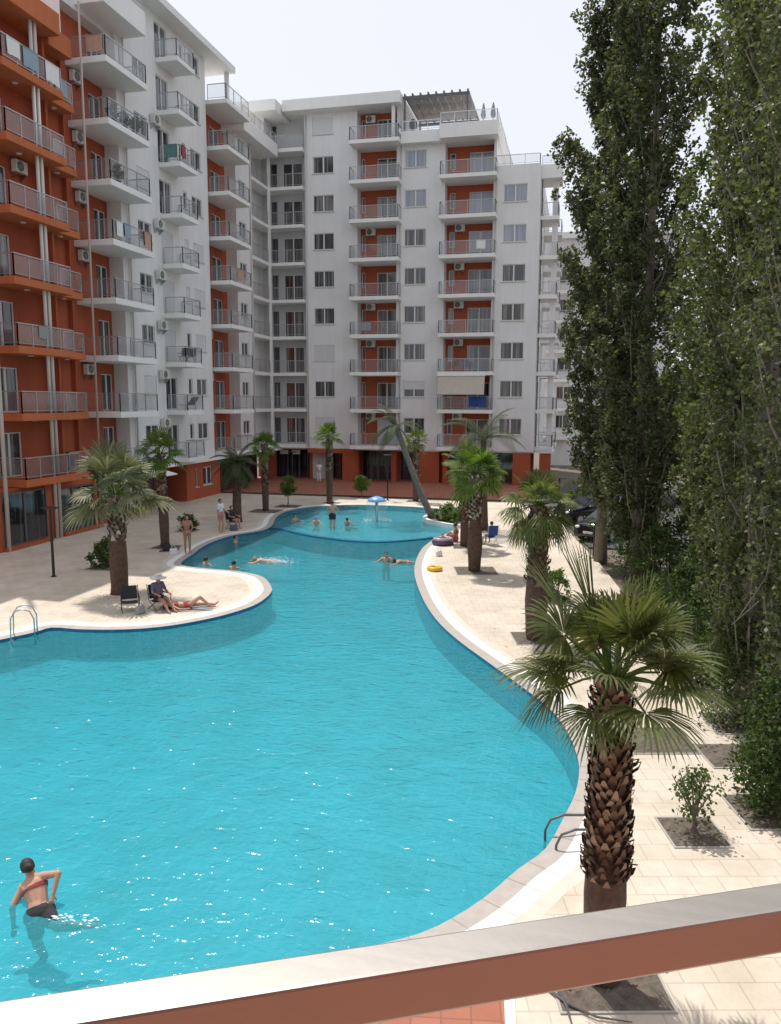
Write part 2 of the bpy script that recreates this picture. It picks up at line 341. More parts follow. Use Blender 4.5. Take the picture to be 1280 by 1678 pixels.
# the ground sheet has a hole where the pool basin is dug
POOL = [(-18.2, 15.2), (-16.6, 17.2), (-15.76, 18.7), (-15.28, 19.6), (-15.1, 20.18), (-14.27, 20.21), (-13.29, 20.39), (-12.42, 20.74), (-11.67, 21.32), (-11.01, 22.19), (-10.62, 22.95), (-10.3, 23.97), (-10.28, 25.08), (-10.52, 26.31), (-11.24, 27.64), (-11.92, 28.46), (-13.08, 28.98), (-14.4, 29.13), (-15.3, 29.3), (-15.9, 29.7), (-16.2, 30.6), (-16.4, 31.7), (-16.85, 33.73), (-16.96, 35.59), (-16.76, 36.93), (-16.3, 37.86), (-15.95, 38.79), (-16.1, 40.4), (-17.0, 43.3), (-17.35, 45.8), (-16.83, 47.73), (-15.82, 49.08), (-13.89, 50.07), (-11.69, 50.17), (-9.73, 49.9), (-8.22, 49.39), (-7.15, 48.79), (-6.34, 47.6), (-5.97, 45.36), (-6.16, 42.3), (-6.44, 39.96), (-6.73, 38.38), (-6.84, 35.87), (-6.56, 32.91), (-6.12, 30.37), (-5.49, 27.95), (-4.72, 25.47), (-3.96, 23.5), (-3.15, 21.88), (-2.36, 20.55), (-1.75, 19.55), (-1.07, 18.43), (-.4, 17.23), (-.02, 16.11), (.19, 15.01), (.24, 14.21), (.17, 13.38), (.03, 12.68), (-.25, 11.54), (-.62, 10.89), (-1.05, 10.05), (-1.56, 9.34), (-2.07, 8.92), (-3.0, 8.36), (-4.22, 7.6), (-5.87, 6.61), (-7.35, 5.76), (-10, 4.6), (-14, 4.3), (-18, 6), (-19.5, 10)]
pool = smooth_loop(POOL, 3)
k1 = offset_loop(pool, .30); k2 = offset_loop(pool, .58); k3 = offset_loop(pool, .80)
kind(flat_poly('ground', [[(-900, -900), (900, -900), (900, 1500), (-900, 1500)], k1], -.1, 'earth'), 'structure')
DECK = [(-26.4, -6), (5, -6), (4.9, 20), (3.4, 24), (2.0, 27), (1.5, 31), (1.1, 34), (.13, 39.8), (-.93, 47), (-2.4, 51.6), (-4.2, 54.3), (-26.4, 54.3)]
kind(flat_poly('pool_deck', [DECK, k3], 0, 'beige_paving'), 'structure')
bm_ = MB()
n = len(DECK)
for i in range(n):
    a, b = DECK[i], DECK[(i + 1) % n]; bm_.add([(*a, -.1), (*b, -.1), (*b, 0), (*a, 0)], [(0, 1, 2, 3)])
kind(bm_.build('deck_edge', 'kerb'), 'structure')
kind(ring('coping_inner', pool, k1, 0.0, 0.012, 'coping_grey'), 'structure')
kind(ring('coping_white_band', k1, k2, .012, .016, 'coping_white'), 'structure')
kind(ring('coping_outer', k2, k3, .016, 0.0, 'coping_stone'), 'structure')
jm = MB(); acc = 0
for i in range(len(pool)):
    a, b = Vector((*pool[i], 0)), Vector((*pool[(i + 1) % len(pool)], 0)); acc += (b - a).length
    if acc > .55:
        acc = 0; o1, o2 = Vector((*k1[i], 0)), Vector((*k2[i], 0)); t = (b - a).normalized() * .004; up1, up2, up3 = Z * .0035, Z * .0155, Z * .0195
        jm.add([a - t + up1, a + t + up1, o1 + t + up2, o1 - t + up2, o2 - t + up3, o2 + t + up3], [(0, 1, 2, 3), (3, 2, 5, 4)])
kind(jm.build('coping_joints', 'joint'), 'structure')
kind(ring('pool_wall', pool, pool, 0.0, -.9, 'pool_wall_tile'), 'structure')
DIV = smooth_loop([(-16.1, 40.35), (-15.16, 39.56), (-14.28, 38.75), (-12.75, 37.77), (-10.7, 37.0), (-9.17, 37.04), (-7.74, 38.03), (-7.0, 38.86), (-6.3, 39.9)], 5)[:-5]
def in_small(x, y):
    xs = [d[0] for d in DIV]
    if y > 41: return True
    return y > np.interp(x, xs, [d[1] for d in DIV])
small = [p for p in pool if p[1] > 38 and in_small(*p)]
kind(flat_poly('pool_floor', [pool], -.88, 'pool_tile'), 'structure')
j0 = int(np.argmin([math.dist(small[0], d) for d in DIV]))
loop = small + (DIV if math.dist(small[-1], DIV[0]) < math.dist(small[-1], DIV[-1]) else DIV[::-1])
kind(flat_poly('small_pool_floor', [loop], -.34, 'small_pool_tile'), 'structure')
m = MB()
inn = [(d[0], d[1] + .35) for d in DIV]
for i in range(len(DIV) - 1):
    a, b, c, d = DIV[i], DIV[i + 1], inn[i + 1], inn[i]
    m.add([(*a, -.9), (*b, -.9), (*b, -.025), (*a, -.025), (*d, -.025), (*c, -.025), (*d, -.36), (*c, -.36)], [(0, 1, 2, 3), (3, 2, 5, 4), (4, 5, 7, 6)])
kind(m.build('pool_dividing_wall', 'pool_wall_tile'), 'structure')
main = [p for p in pool if not (p[1] > 38 and in_small(*p))]
k0 = max(range(len(main)), key=lambda i: math.dist(main[i], main[i - 1])); main = main[k0:] + main[:k0]
dl = DIV if math.dist(main[-1], DIV[0]) < math.dist(main[-1], DIV[-1]) else DIV[::-1]
kind(flat_poly('pool_water', [main + dl], -.09, 'water'), 'structure')
kind(flat_poly('splash_pool_water', [loop], -.04, 'water'), 'structure')

kind(MB().add([(-28, 54.3, .012), (-3.5, 54.3, .012), (-3, 68, .012), (-28, 68, .012)], [(0, 1, 2, 3)]).build('red_terrace', 'red_paving'), 'structure')
kind(MB().box(-26.4, 54.18, 0, -4.3, 54.42, .10).build('terrace_kerb', 'dark_kerb'), 'structure')
kind(flat_poly('red_pavement', [[(-9, -2), (-.35, -2), (-.48, 7.3), (-.63, 8.62), (-1.25, 8.32), (-2.6, 7.45), (-3.9, 6.65), (-5.5, 5.7), (-7, 4.85), (-9, 4)]], .006, 'red_paving'), 'structure')
m = MB()
ed = [(-.35, -2), (-.48, 7.3), (-.63, 8.62)]
for a, b in zip(ed, ed[1:]): m.add([(*a, 0), (*b, 0), (*b, .02), (*a, .02), (a[0] + .12, a[1], .02), (b[0] + .12, b[1], .02), (a[0] + .12, a[1], 0), (b[0] + .12, b[1], 0)], [(0, 1, 2, 3), (3, 2, 5, 4), (4, 5, 7, 6)])
kind(m.build('pavement_kerb', 'coping_white'), 'structure')
kind(MB().add([(-.6, 70, -.02), (-2.2, 51.7, -.02), (-.5, 45.5, -.02), (.7, 38, -.02), (9, 38, -.02), (16, 70, -.02)], [(0, 1, 2, 3, 4, 5)]).build('car_park', 'asphalt'), 'structure')

# ------------------------------------------------------------------ buildings
LV = [0, 3.1] + [3.1 + 3.03 * k for k in range(1, 11)]     # LV[k] = top of the slab of floor k
def wall(mb, O, U, N, u0, u1, z0, z1, holes, depth=.16):
    O, U, N = Vector(O), Vector(U), Vector(N)
    us = sorted({u0, u1, *[h[0] for h in holes], *[h[1] for h in holes]}); zs = sorted({z0, z1, *[h[2] for h in holes], *[h[3] for h in holes]})
    us = [u for u in us if u0 <= u <= u1]; zs = [z for z in zs if z0 <= z <= z1]
    P = lambda u, z, d=0: O + U * u + N * d + Z * z
    for a, b in zip(us, us[1:]):
        c0 = None; run = []
        for c, d in zip(zs, zs[1:]):
            um, zm = (a + b) / 2, (c + d) / 2
            if any(h[0] < um < h[1] and h[2] < zm < h[3] for h in holes):
                if c0 is not None: run.append((c0, c)); c0 = None
            elif c0 is None: c0 = c
        if c0 is not None: run.append((c0, zs[-1]))
        for c, d in run: mb.add([P(a, c), P(b, c), P(b, d), P(a, d)], [(0, 1, 2, 3)])
    for h in holes:
        a, b, c, d = h[:4]
        q = [P(a, c), P(b, c), P(b, d), P(a, d)]; r = [P(a, c, -depth), P(b, c, -depth), P(b, d, -depth), P(a, d, -depth)]
        mb.add(q + r, [(0, 1, 5, 4), (1, 2, 6, 5), (2, 3, 7, 6), (3, 0, 4, 7)])
FX = dict(U=(0, 1, 0), N=(1, 0, 0)); FY = dict(U=(1, 0, 0), N=(0, -1, 0))
def obox(mb, O, U, N, u0, u1, z0, z1, d0, d1):
    O, U, N = Vector(O), Vector(U), Vector(N)
    p = [O + U * u + N * d + Z * z for z in (z0, z1) for u, d in ((u0, d0), (u1, d0), (u1, d1), (u0, d1))]
    mb.add(p, [(0, 3, 2, 1), (4, 5, 6, 7), (0, 1, 5, 4), (1, 2, 6, 5), (2, 3, 7, 6), (3, 0, 4, 7)])
def window(par, O, U, N, u0, u1, z0, z1, frame='frame_white', pane='pane', door=False, shut=0, mull=(.5,), name=None, sill=True):
    """aluminium frame set in the reveal, panes behind, optional roller shutter let down by the fraction shut"""
    f = MB(); b = .055; A = dict(O=O, U=U, N=N)
    obox(f, **A, u0=u0, u1=u0 + b, z0=z0, z1=z1, d0=-.15, d1=-.07); obox(f, **A, u0=u1 - b, u1=u1, z0=z0, z1=z1, d0=-.15, d1=-.07)
    obox(f, **A, u0=u0 + b, u1=u1 - b, z0=z0, z1=z0 + b, d0=-.15, d1=-.07); obox(f, **A, u0=u0 + b, u1=u1 - b, z0=z1 - b, z1=z1, d0=-.15, d1=-.07)
    for t in mull:
        um = u0 + (u1 - u0) * t; obox(f, **A, u0=um - .05, u1=um + .05, z0=z0 + b, z1=z1 - b, d0=-.14, d1=-.06)
    fo = f.build(name or ('balcony_door' if door else 'window'), frame, par)
    g = MB(); Ov, Uv, Nv = Vector(O), Vector(U), Vector(N)
    q = [Ov + Uv * u + Nv * -.11 + Z * z for u, z in ((u0 + .02, z0 + .02), (u1 - .02, z0 + .02), (u1 - .02, z1 - .02), (u0 + .02, z1 - .02))]
    g.add(q, [(0, 1, 2, 3)]); g.build('pane', pane, fo)
    if not door and sill:
        s = MB(); obox(s, **A, u0=u0 - .06, u1=u1 + .06, z0=z0 - .06, z1=z0 - .004, d0=-.05, d1=.07); s.build('sill', 'coping_stone', fo)
    if shut:
        s = MB(); zb = z1 - (z1 - z0) * shut; k = int((z1 - zb) / .09) + 1
        for i in range(k):
            za = zb + (z1 - zb) * i / k; obox(s, **A, u0=u0 + .01, u1=u1 - .01, z0=za + .006, z1=zb + (z1 - zb) * (i + 1) / k, d0=-.06, d1=-.035)
        obox(s, **A, u0=u0 - .02, u1=u1 + .02, z0=zb - .03, z1=zb + .005, d0=-.065, d1=-.025)
        s.build('roller_shutter', 'shutter', fo)
    return fo
def railing(par, segs, zt, h=1.0, metal='rail_metal', step=1.15, glass=True, bars=0):
    r = MB(); g = MB()
    for (a, b) in segs:
        a, b = Vector((*a, 0)), Vector((*b, 0)); L = (b - a).length; n = max(1, round(L / step)); d = (b - a) / n
        for i in range(n + 1):
            p = a + d * i; r.box(p.x - .022, p.y - .022, zt, p.x + .022, p.y + .022, zt + h - .03)
        r.beam(a + Z * (zt + h), b + Z * (zt + h), .06, .05); r.beam(a + Z * (zt + .12), b + Z * (zt + .12), .03, .03)
        if bars:
            k = int(L / .12)
            for i in range(1, k):
                p = a + (b - a) * i / k; r.box(p.x - .008, p.y - .008, zt + .12, p.x + .008, p.y + .008, zt + h - .03)
        elif glass:
            for i in range(n):
                e = d.normalized() * .05; p, q = a + d * i + e, a + d * (i + 1) - e
                g.add([p + Z * (zt + .15), q + Z * (zt + .15), q + Z * (zt + h - .06), p + Z * (zt + h - .06)], [(0, 1, 2, 3)])
    ro = r.build('railing', metal, par)
    if g.v: g.build('glass_panel', 'rail_glass', par)
    return ro
def balcony(par, x0, x1, y0, y1, zt, th, segs, slab='white_slab', metal='rail_metal', h=1.0, bars=0, light=None):
    b = MB().box(x0, y0, zt - th, x1, y1, zt); bo = b.build('balcony', slab, par, bevel=.015)
    if segs: railing(bo, segs, zt, h, metal, bars=bars)
    if light:
        for lx, ly in light: MB().lathe((lx, ly, zt - th - .045), [(.10, 0), (.13, .02), (.13, .046)], 12).build('ceiling_lamp', 'lamp_glass', bo)
    return bo

# --- orange apartment building on the left
ob = thing('apartment_building', 'terracotta orange apartment building with deep balconies and shop glazing at its foot', 'building', (-24.5, 33, 0))
XO = -26.0
m = MB(); holes = []
for k in range(1, 8): holes.append((31.7, 33.35, LV[k] + .03, LV[k] + 2.12))
wall(m, (XO, 0, 0), **FX, u0=22, u1=37.55, z0=LV[1] - .35, z1=23.9, holes=holes)
m.box(-40, 37.5, 0, -25.75, 37.58, 23.9)
m.box(-40, 22, 23.9, XO, 37.5, 24.0)
m.add([(XO, 22, 0), (-40, 22, 0), (-40, 22, 23.9), (XO, 22, 23.9)], [(0, 1, 2, 3)])
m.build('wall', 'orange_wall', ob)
for h in holes: window(ob, (XO, 0, 0), **FX, u0=h[0], u1=h[1], z0=h[2], z1=h[3], door=True)
for k in range(1, 8):
    z = LV[k]
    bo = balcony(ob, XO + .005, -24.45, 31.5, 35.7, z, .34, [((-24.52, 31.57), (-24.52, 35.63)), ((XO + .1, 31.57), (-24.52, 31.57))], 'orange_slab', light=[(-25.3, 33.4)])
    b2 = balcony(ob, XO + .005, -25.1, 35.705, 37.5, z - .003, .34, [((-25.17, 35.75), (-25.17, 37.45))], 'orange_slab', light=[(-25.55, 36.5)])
    if k < 8: MB().box(XO + .006, 35.55, z + .002, -25.35, 35.698, LV[k + 1] - .344).build('partition', 'orange_wall', ob)
MB().box(XO + .01, 31.5, 23.78, -24.45, 35.7, 24.75).build('roof_parapet', 'orange_slab', ob, bevel=.02)
MB().box(XO + .01, 35.704, 23.5, -25.1, 37.5, 24.42).build('roof_parapet', 'orange_slab', ob, bevel=.02)
pt = MB()
for dy in (0, .3): pt.tube([(-24.78, 33.95 + dy, 0), (-24.78, 33.95 + dy, 23.78)], .085, 10)
pt.build('column', 'pipe_white', ob, True)
MB().tube([(-24.6, 30.28, 0), (-24.6, 30.28, 24)], .09, 10).build('drainpipe', 'pipe_white', ob, True)
MB().tube([(-24.67, 37.62, 0), (-24.67, 37.62, 26.2)], .055, 10).build('drainpipe', 'pipe_pink', ob, True)
# ground floor
m = MB(); m.box(-27, 28.6, 0, -24.75, 30.15, LV[1] - .35); m.box(-26, 33.35, 0, -24.9, 34.45, LV[1] - .36); m.box(-27, 37.35, 0, -24.85, 37.55, LV[1] - .36)
m.box(-26, 30.15, 0, -24.55, 33.35, .16); m.box(-26, 34.45, 0, -24.65, 37.35, .16); m.box(-26, 30.16, 2.58, -24.95, 33.34, LV[1] - .36); m.box(-26, 34.46, 2.4, -25.0, 37.34, LV[1] - .36)
m.build('ground_floor_wall', 'orange_wall', ob)
window(ob, (-24.75, 0, 0), **FX, u0=30.17, u1=33.33, z0=.17, z1=2.57, frame='frame_dark', pane='pane_shop', name='shop_window', door=True, mull=(.5,))
window(ob, (-24.85, 0, 0), **FX, u0=34.47, u1=37.33, z0=.17, z1=2.39, frame='frame_dark', pane='pane_shop', name='shop_window', door=True, mull=(.36, .62))
railing(ob, [((XO - 3, 37.3), (-26.2, 37.3))], 24.0, 1.0, 'steel')

# --- white apartment building on the left, behind the orange one
wb = thing('apartment_building', 'long white apartment building with cantilevered balconies stepping away on the left', 'building', (-25.7, 50, 0))
XW, XR = -25.7, -26.6
m = MB(); og = MB(); H = []; HO = []
for k in range(1, 9 + 1):
    z = LV[k]
    if k < 9:
        H.append((44.2, 45.7, z + 1.02, z + 2.15, 'A'))
        HO.append((41.1, 42.25, z + .04, z + 2.12, 'Ad'))
    H += [(46.85, 48.35, z + .04, z + 2.1, 'Bd'), (49.95, 50.5, z + 1.05, z + 2.1, 'Bs'), (51.15, 52.7, z + 1.0, z + 2.12, 'B')]
    if k < 9: H.append((58.9, 60.2, z + 1.05, z + 2.12, 'C'))
H9 = [h for h in H]
wall(m, (XW, 0, 0), **FX, u0=42.5, u1=53.55, z0=2.75, z1=29.85, holes=[h for h in H if h[1] < 53.5])
wall(m, (XW, 0, 0), **FX, u0=58.45, u1=61.2, z0=2.75, z1=LV[9] - .6, holes=[h for h in H if h[0] > 58])
# recess A and C: fins, soffits; terrace block
m.box(XR, 42.42, 2.75, XW - .003, 42.5, 29.85); m.box(XR, 53.55, 2.75, XW - .003, 53.62, 29.85); m.box(XR, 58.37, 2.75, XW - .003, 58.45, LV[9] - .6)
m.box(XR, 37.585, 26.6, XW - .2, 42.42, 29.85)
m.add([(XW, 37.59, 23.9), (-40, 37.59, 23.9), (-40, 37.59, 30), (XW, 37.59, 30)], [(0, 1, 2, 3)])
m.box(-27.5, 53.62, LV[9], -27.4, 56.2, 29.8)
m.box(-36, 53.6, 29.2, -30, 56, 29.8)
m.box(-25.95, 61.12, 2.75, XW - .001, 61.3, LV[9] - .6)
m.build('wall', 'white_wall', wb)
wall(og, (XR, 0, 0), **FX, u0=37.6, u1=42.42, z0=2.75, z1=26.6, holes=HO)
CO = [(56.0, 57.6, LV[k] + .04, LV[k] + 2.12) for k in range(1, 9)]
wall(og, (XR, 0, 0), **FX, u0=53.62, u1=58.37, z0=2.75, z1=LV[9] - .3, holes=CO)
og.build('recess_wall', 'orange_wall', wb)
for h in HO: window(wb, (XR, 0, 0), **FX, u0=h[0], u1=h[1], z0=h[2], z1=h[3], door=True)
for h in CO: window(wb, (XR, 0, 0), **FX, u0=h[0], u1=h[1], z0=h[2], z1=h[3], door=True)
for i, h in enumerate(H):
    k = round((h[2] - 3) / 3.03) + 1; t = h[4]; sh = 0
    if t == 'A' and k in (2, 6): sh = 1
    if t == 'B' and k in (3, 4, 5): sh = 1
    if t == 'Bd' and k in (3, 4, 5): sh = 1
    if t == 'Bs' and k in (4, 5): sh = 1
    window(wb, (XW, 0, 0), **FX, u0=h[0], u1=h[1], z0=h[2], z1=h[3], door=t == 'Bd', shut=sh, mull=() if t == 'Bs' else (.5,), pane='pane')
for k in range(1, 9):
    z = LV[k]
    balcony(wb, XR + .01, -24.2, 39.1, 43.2, z, .32, [((-24.27, 39.17), (-24.27, 43.13)), ((XR + .2, 39.17), (-24.27, 39.17)), ((XW, 43.13), (-24.27, 43.13))])
    balcony(wb, XW + .003, -24.25, 46.9, 49.2, z, .28, [((-24.32, 46.97), (-24.32, 49.13)), ((XW + .1, 46.97), (-24.32, 46.97)), ((XW + .1, 49.13), (-24.32, 49.13))])
    balcony(wb, XR + .01, -24.25, 53.9, 57.7, z, .28, [((-24.32, 53.97), (-24.32, 57.63)), ((XW, 53.97), (-24.32, 53.97)), ((XW, 57.63), (-24.32, 57.63))])
z = LV[9]
balcony(wb, XW + .003, -24.25, 46.9, 49.2, z, .28, [((-24.32, 46.97), (-24.32, 49.13)), ((XW + .1, 46.97), (-24.32, 46.97)), ((XW + .1, 49.13), (-24.32, 49.13))])
MB().box(XR + .01, 39.1, z - .5, -24.2, 43.2, z + .75).build('balcony', 'white_slab', wb, bevel=.015)
railing(wb, [((-24.3, 39.2), (-24.3, 43.1))], z + .75, .4)
tb = MB().box(-30, 53.9, z - .28, -24.25, 57.9, z).build('roof_terrace', 'white_slab', wb, bevel=.015)
railing(tb, [((-24.32, 53.97), (-24.32, 57.8)), ((XW, 53.97), (-24.32, 53.97))], z, 1.0)
MB().box(-34, 57.92, z - .75, -24.75, 64.745, z + .25).build('roof_parapet', 'white_slab', wb, bevel=.015)
railing(wb, [((-24.85, 58.0), (-24.85, 64.6))], z + .25, .75)
MB().box(-40, 42.6, 29.86, -24.65, 56.4, 30.3).build('roof', 'white_slab', wb, bevel=.02)
MB().box(-40, 37.6, 29.86, -25.2, 42.595, 30.3).build('roof', 'white_slab', wb, bevel=.02)
MB().box(-25.3, 55.9, z, -25.05, 56.15, 29.85).build('column', 'white_wall', wb)
MB().tube([(-25.58, 43.05, 2.8), (-25.58, 43.05, 29.8)], .055, 8).build('drainpipe', 'pipe_white', wb, True)
MB().tube([(-25.6, 61.0, 2.8), (-25.6, 61.0, 26.6)], .055, 8).build('drainpipe', 'pipe_white', wb, True)
# inner corner loggias (D)
g = MB(); g.add([(-26.9, 61.2, 2.8), (-26.9, 66.6, 2.8), (-26.9, 66.6, 27), (-26.9, 61.2, 27)], [(0, 1, 2, 3)]); g.build('loggia_wall', 'white_wall', wb)
# ground floor: red block, dark passages
m = MB()
wall(m, (-25.55, 0, 0), **FX, u0=48.9, u1=54.1, z0=0, z1=2.76, holes=[(50.2, 50.6, .85, 2.1), (51.35, 52.75, .85, 2.12)])
m.box(-30, 54.0, 0, -25.56, 54.1, 2.76); m.box(-30, 48.9, 0, -25.56, 49.0, 2.76); m.box(-26.4, 42.0, 0, -25.9, 42.3, 2.4); m.box(-26.4, 45.6, 0, -25.9, 46.5, 2.7); m.box(-28.2, 37.6, 0, -28, 66, 2.75)
m.box(-25.9, 37.7, 0, -25.3, 41.5, .15)
m.build('ground_floor_wall', 'orange_wall', wb)
window(wb, (-25.55, 0, 0), **FX, u0=50.2, u1=50.6, z0=.85, z1=2.1, mull=()); window(wb, (-25.55, 0, 0), **FX, u0=51.35, u1=52.75, z0=.85, z1=2.12)
for y0, y1 in ((37.75, 39.4), (39.5, 41.9), (42.4, 45.5), (54.2, 57.2), (57.4, 60.6)):
    window(wb, (-25.9, 0, 0), **FX, u0=y0, u1=y1, z0=.16, z1=2.35, frame='frame_dark', pane='pane_shop', name='shop_window', door=True, mull=(.33, .66))
for y in (39.45, 41.95): MB().box(-25.95, y - .1, 0, -25.5, y + .1, 2.75).build('column', 'cream_wall', wb)
MB().box(-28, 37.6, 2.56, -25.1, 66, 2.745).build('first_floor_slab', 'white_slab', wb)
MB().add([(-25.1, 42.0, 2.55), (-23.9, 42.1, 2.25), (-23.9, 44.6, 2.25), (-25.1, 44.6, 2.55), (-25.1, 42.0, 2.6), (-23.9, 42.1, 2.3), (-23.9, 44.6, 2.3), (-25.1, 44.6, 2.6)], [(0, 1, 2, 3), (4, 5, 6, 7), (0, 1, 5, 4), (1, 2, 6, 5), (2, 3, 7, 6)]).build('awning', 'white_slab', wb)
MB().tube([(-23.98, 42.3, 0), (-23.98, 42.3, 2.27)], .04, 8).build('post', 'pipe_white', wb)
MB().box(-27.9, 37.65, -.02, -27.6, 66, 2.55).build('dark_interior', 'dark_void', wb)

# --- facing apartment block
fb = thing('apartment_building', 'white apartment block with red recessed balconies facing across the pool at the far end', 'building', (-13, 65.5, 0))
YF, YR = 65.5, 66.7
m = MB(); og = MB(); gm = MB(); H = []
b1 = [(-21.98, -20.2)]; b2 = [(-14.25, -12.45)]; b3 = [(-6.3, -4.45)]
for k in range(1, 10): H.append((-21.98, -20.2, LV[k] + 1.0, LV[k] + 2.32, 1, k))
for k in range(1, 9): H.append((-14.25, -12.45, LV[k] + 1.0, LV[k] + 2.32, 2, k))
for k in range(1, 8): H.append((-6.3, -4.45, LV[k] + 1.0, LV[k] + 2.32, 3, k))
wall(m, (0, YF, 0), **FY, u0=-22.7, u1=-18.2, z0=2.75, z1=30.0, holes=[h for h in H if h[4] == 1])
wall(m, (0, YF, 0), **FY, u0=-14.9, u1=-10.95, z0=2.75, z1=LV[9], holes=[h for h in H if h[4] == 2])
wall(m, (0, YF, 0), **FY, u0=-7.1, u1=-3.46, z0=2.75, z1=25.05, holes=[h for h in H if h[4] == 3])
for x in (-18.2, -14.9): m.add([(x, YF, 2.75), (x, YR, 2.75), (x, YR, 30), (x, YF, 30)], [(0, 1, 2, 3)])
for x in (-10.95, -7.1): m.add([(x, YF, 2.75), (x, YR, 2.75), (x, YR, LV[9]), (x, YF, LV[9])], [(0, 1, 2, 3)])
m.box(-14.9, YF + .01, LV[9], -14.6, 82, 30.0)                       # gable of the tall part over the terrace
m.box(-7.1, YF + .01, 25.0, -6.9, 84, 28.1)                           # side wall over the low part
m.add([(-22.7, YF, 2.75), (-22.7, 66.6, 2.75), (-22.7, 66.6, 30), (-22.7, YF, 30)], [(0, 1, 2, 3)])
m.box(-28.4, 64.75, LV[9] + .2, -25.9, 75, 30.0)
m.build('wall', 'white_wall', fb)
sidewin = []
for k in range(1, 8): sidewin += [(66.6, 67.5, LV[k] + .05, LV[k] + 2.15)]
for k in range(1, 8): sidewin += [(69.6, 71.1, LV[k] + 1.0, LV[k] + 2.3), (73.2, 74.6, LV[k] + .05, LV[k] + 2.15)]
m = MB(); wall(m, (-3.46, 0, 0), **FX, u0=YF, u1=84, z0=2.75, z1=25.05, holes=sidewin); m.build('side_wall', 'white_wall', fb)
for h in sidewin: window(fb, (-3.46, 0, 0), **FX, u0=h[0], u1=h[1], z0=h[2], z1=h[3], door=h[3] - h[2] > 1.6, mull=(.5,))
r1 = []; r2 = []
for k in range(1, 10): r1 += [(-16.8, -15.1, LV[k] + .04, LV[k] + 2.2), (-18.12, -17.85, LV[k] + 1.0, LV[k] + 2.25)]
for k in range(1, 9): r2 += [(-9.15, -7.25, LV[k] + .04, LV[k] + 2.2), (-10.75, -10.3, LV[k] + .95, LV[k] + 2.2)]
wall(og, (0, YR, 0), **FY, u0=-18.2, u1=-14.9, z0=2.75, z1=30, holes=r1); wall(og, (0, YR, 0), **FY, u0=-10.95, u1=-7.1, z0=2.75, z1=LV[9], holes=r2)
og.build('recess_wall', 'orange_wall', fb)
e = []
for k in range(1, 10): e += [(-26.05, -25.5, LV[k] + .04, LV[k] + 2.25), (-25.0, -23.25, LV[k] + .04, LV[k] + 2.25)]
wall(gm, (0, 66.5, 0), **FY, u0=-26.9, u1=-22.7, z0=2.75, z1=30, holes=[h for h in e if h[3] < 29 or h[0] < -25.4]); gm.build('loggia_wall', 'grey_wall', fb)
for i, h in enumerate(H):
    k = h[5]; sh = 0
    if h[4] == 1 and k in (9, 3, 1): sh = 1
    if h[4] == 2 and k == 2: sh = .5
    window(fb, (0, YF, 0), **FY, u0=h[0], u1=h[1], z0=h[2], z1=h[3], shut=sh, pane='pane_sky' if (h[4] == 2 and k in (8, 7)) or (h[4] == 3 and k in (7, 6)) else 'pane')
for h in r1: window(fb, (0, YR, 0), **FY, u0=h[0], u1=h[1], z0=h[2], z1=h[3], door=True, mull=(.5,) if h[1] - h[0] > 1 else (), name=None if h[1] - h[0] > 1 else 'window', shut=1 if (h[2] < 4 and h[1] - h[0] > 1) else 0)
for h in r2: window(fb, (0, YR, 0), **FY, u0=h[0], u1=h[1], z0=h[2], z1=h[3], door=True, mull=(.5,) if h[1] - h[0] > 1 else (), name=None if h[1] - h[0] > 1 else 'window', pane='pane_sky' if (h[2] > LV[6] and h[1] - h[0] > 1) else 'pane')
for h in e:
    if h[3] < 29 or h[0] < -25.4: window(fb, (0, 66.5, 0), **FY, u0=h[0], u1=h[1], z0=h[2], z1=h[3], door=True, mull=(.5,) if h[1] - h[0] > 1 else (), frame='frame_dark' if h[1] - h[0] < 1 else 'frame_white')
for k in range(1, 10):
    z = LV[k]
    balcony(fb, -18.55, -14.45, 64.2, YR - .01, z, .3, [((-18.48, 64.27), (-14.52, 64.27)), ((-18.48, 64.27), (-18.48, YF)), ((-14.52, 64.27), (-14.52, YF))])
    if k < 9:
        balcony(fb, -11.2, -6.75, 64.2, YR - .01, z, .3, [((-11.13, 64.27), (-6.82, 64.27)), ((-11.13, 64.27), (-11.13, YF)), ((-6.82, 64.27), (-6.82, YF))])
        balcony(fb, -26.88, -22.72, 65.0, 66.48, z, .26, [((-25.6, 65.06), (-22.75, 65.06))], bars=1)
        balcony(fb, -26.88, -25.65, 61.32, 64.99, z - .002, .26, [((-25.7, 61.35), (-25.7, 64.7))], bars=1)
    if k < 8:
        balcony(fb, -3.455, -2.0, 66.3, 69.2, z, .3, [((-3.4, 66.37), (-2.07, 66.37)), ((-2.07, 66.37), (-2.07, 69.1))], bars=1)
        balcony(fb, -3.455, -1.9, 72.5, 75.6, z, .3, [((-3.4, 72.57), (-1.97, 72.57)), ((-1.97, 72.57), (-1.97, 75.5))], bars=1)
        MB().box(-2.55, 67.2, z, -2.1, 67.35, LV[k + 1] - .31).build('column', 'white_wall', fb)
MB().box(-26.88, 65.0, LV[9] - .3, -22.72, 66.48, LV[9]).build('balcony', 'white_slab', fb)
railing(fb, [((-25.6, 65.06), (-22.75, 65.06))], LV[9])
MB().box(-25.75, 64.8, 2.75, -25.55, 64.995, LV[9] - .3).build('corner_post', 'white_slab', fb)
MB().box(-24.25, 64.45, 29.98, -14.45, 82, 30.85).build('roof', 'white_slab', fb, bevel=.02)
MB().box(-28.7, 63.2, 29.7, -24.3, 76, 30.55).build('roof', 'white_slab', fb, bevel=.02)
MB().box(-15.2, 64.9, LV[9] + .02, -14.95, 65.15, 29.97).build('column', 'white_wall', fb)
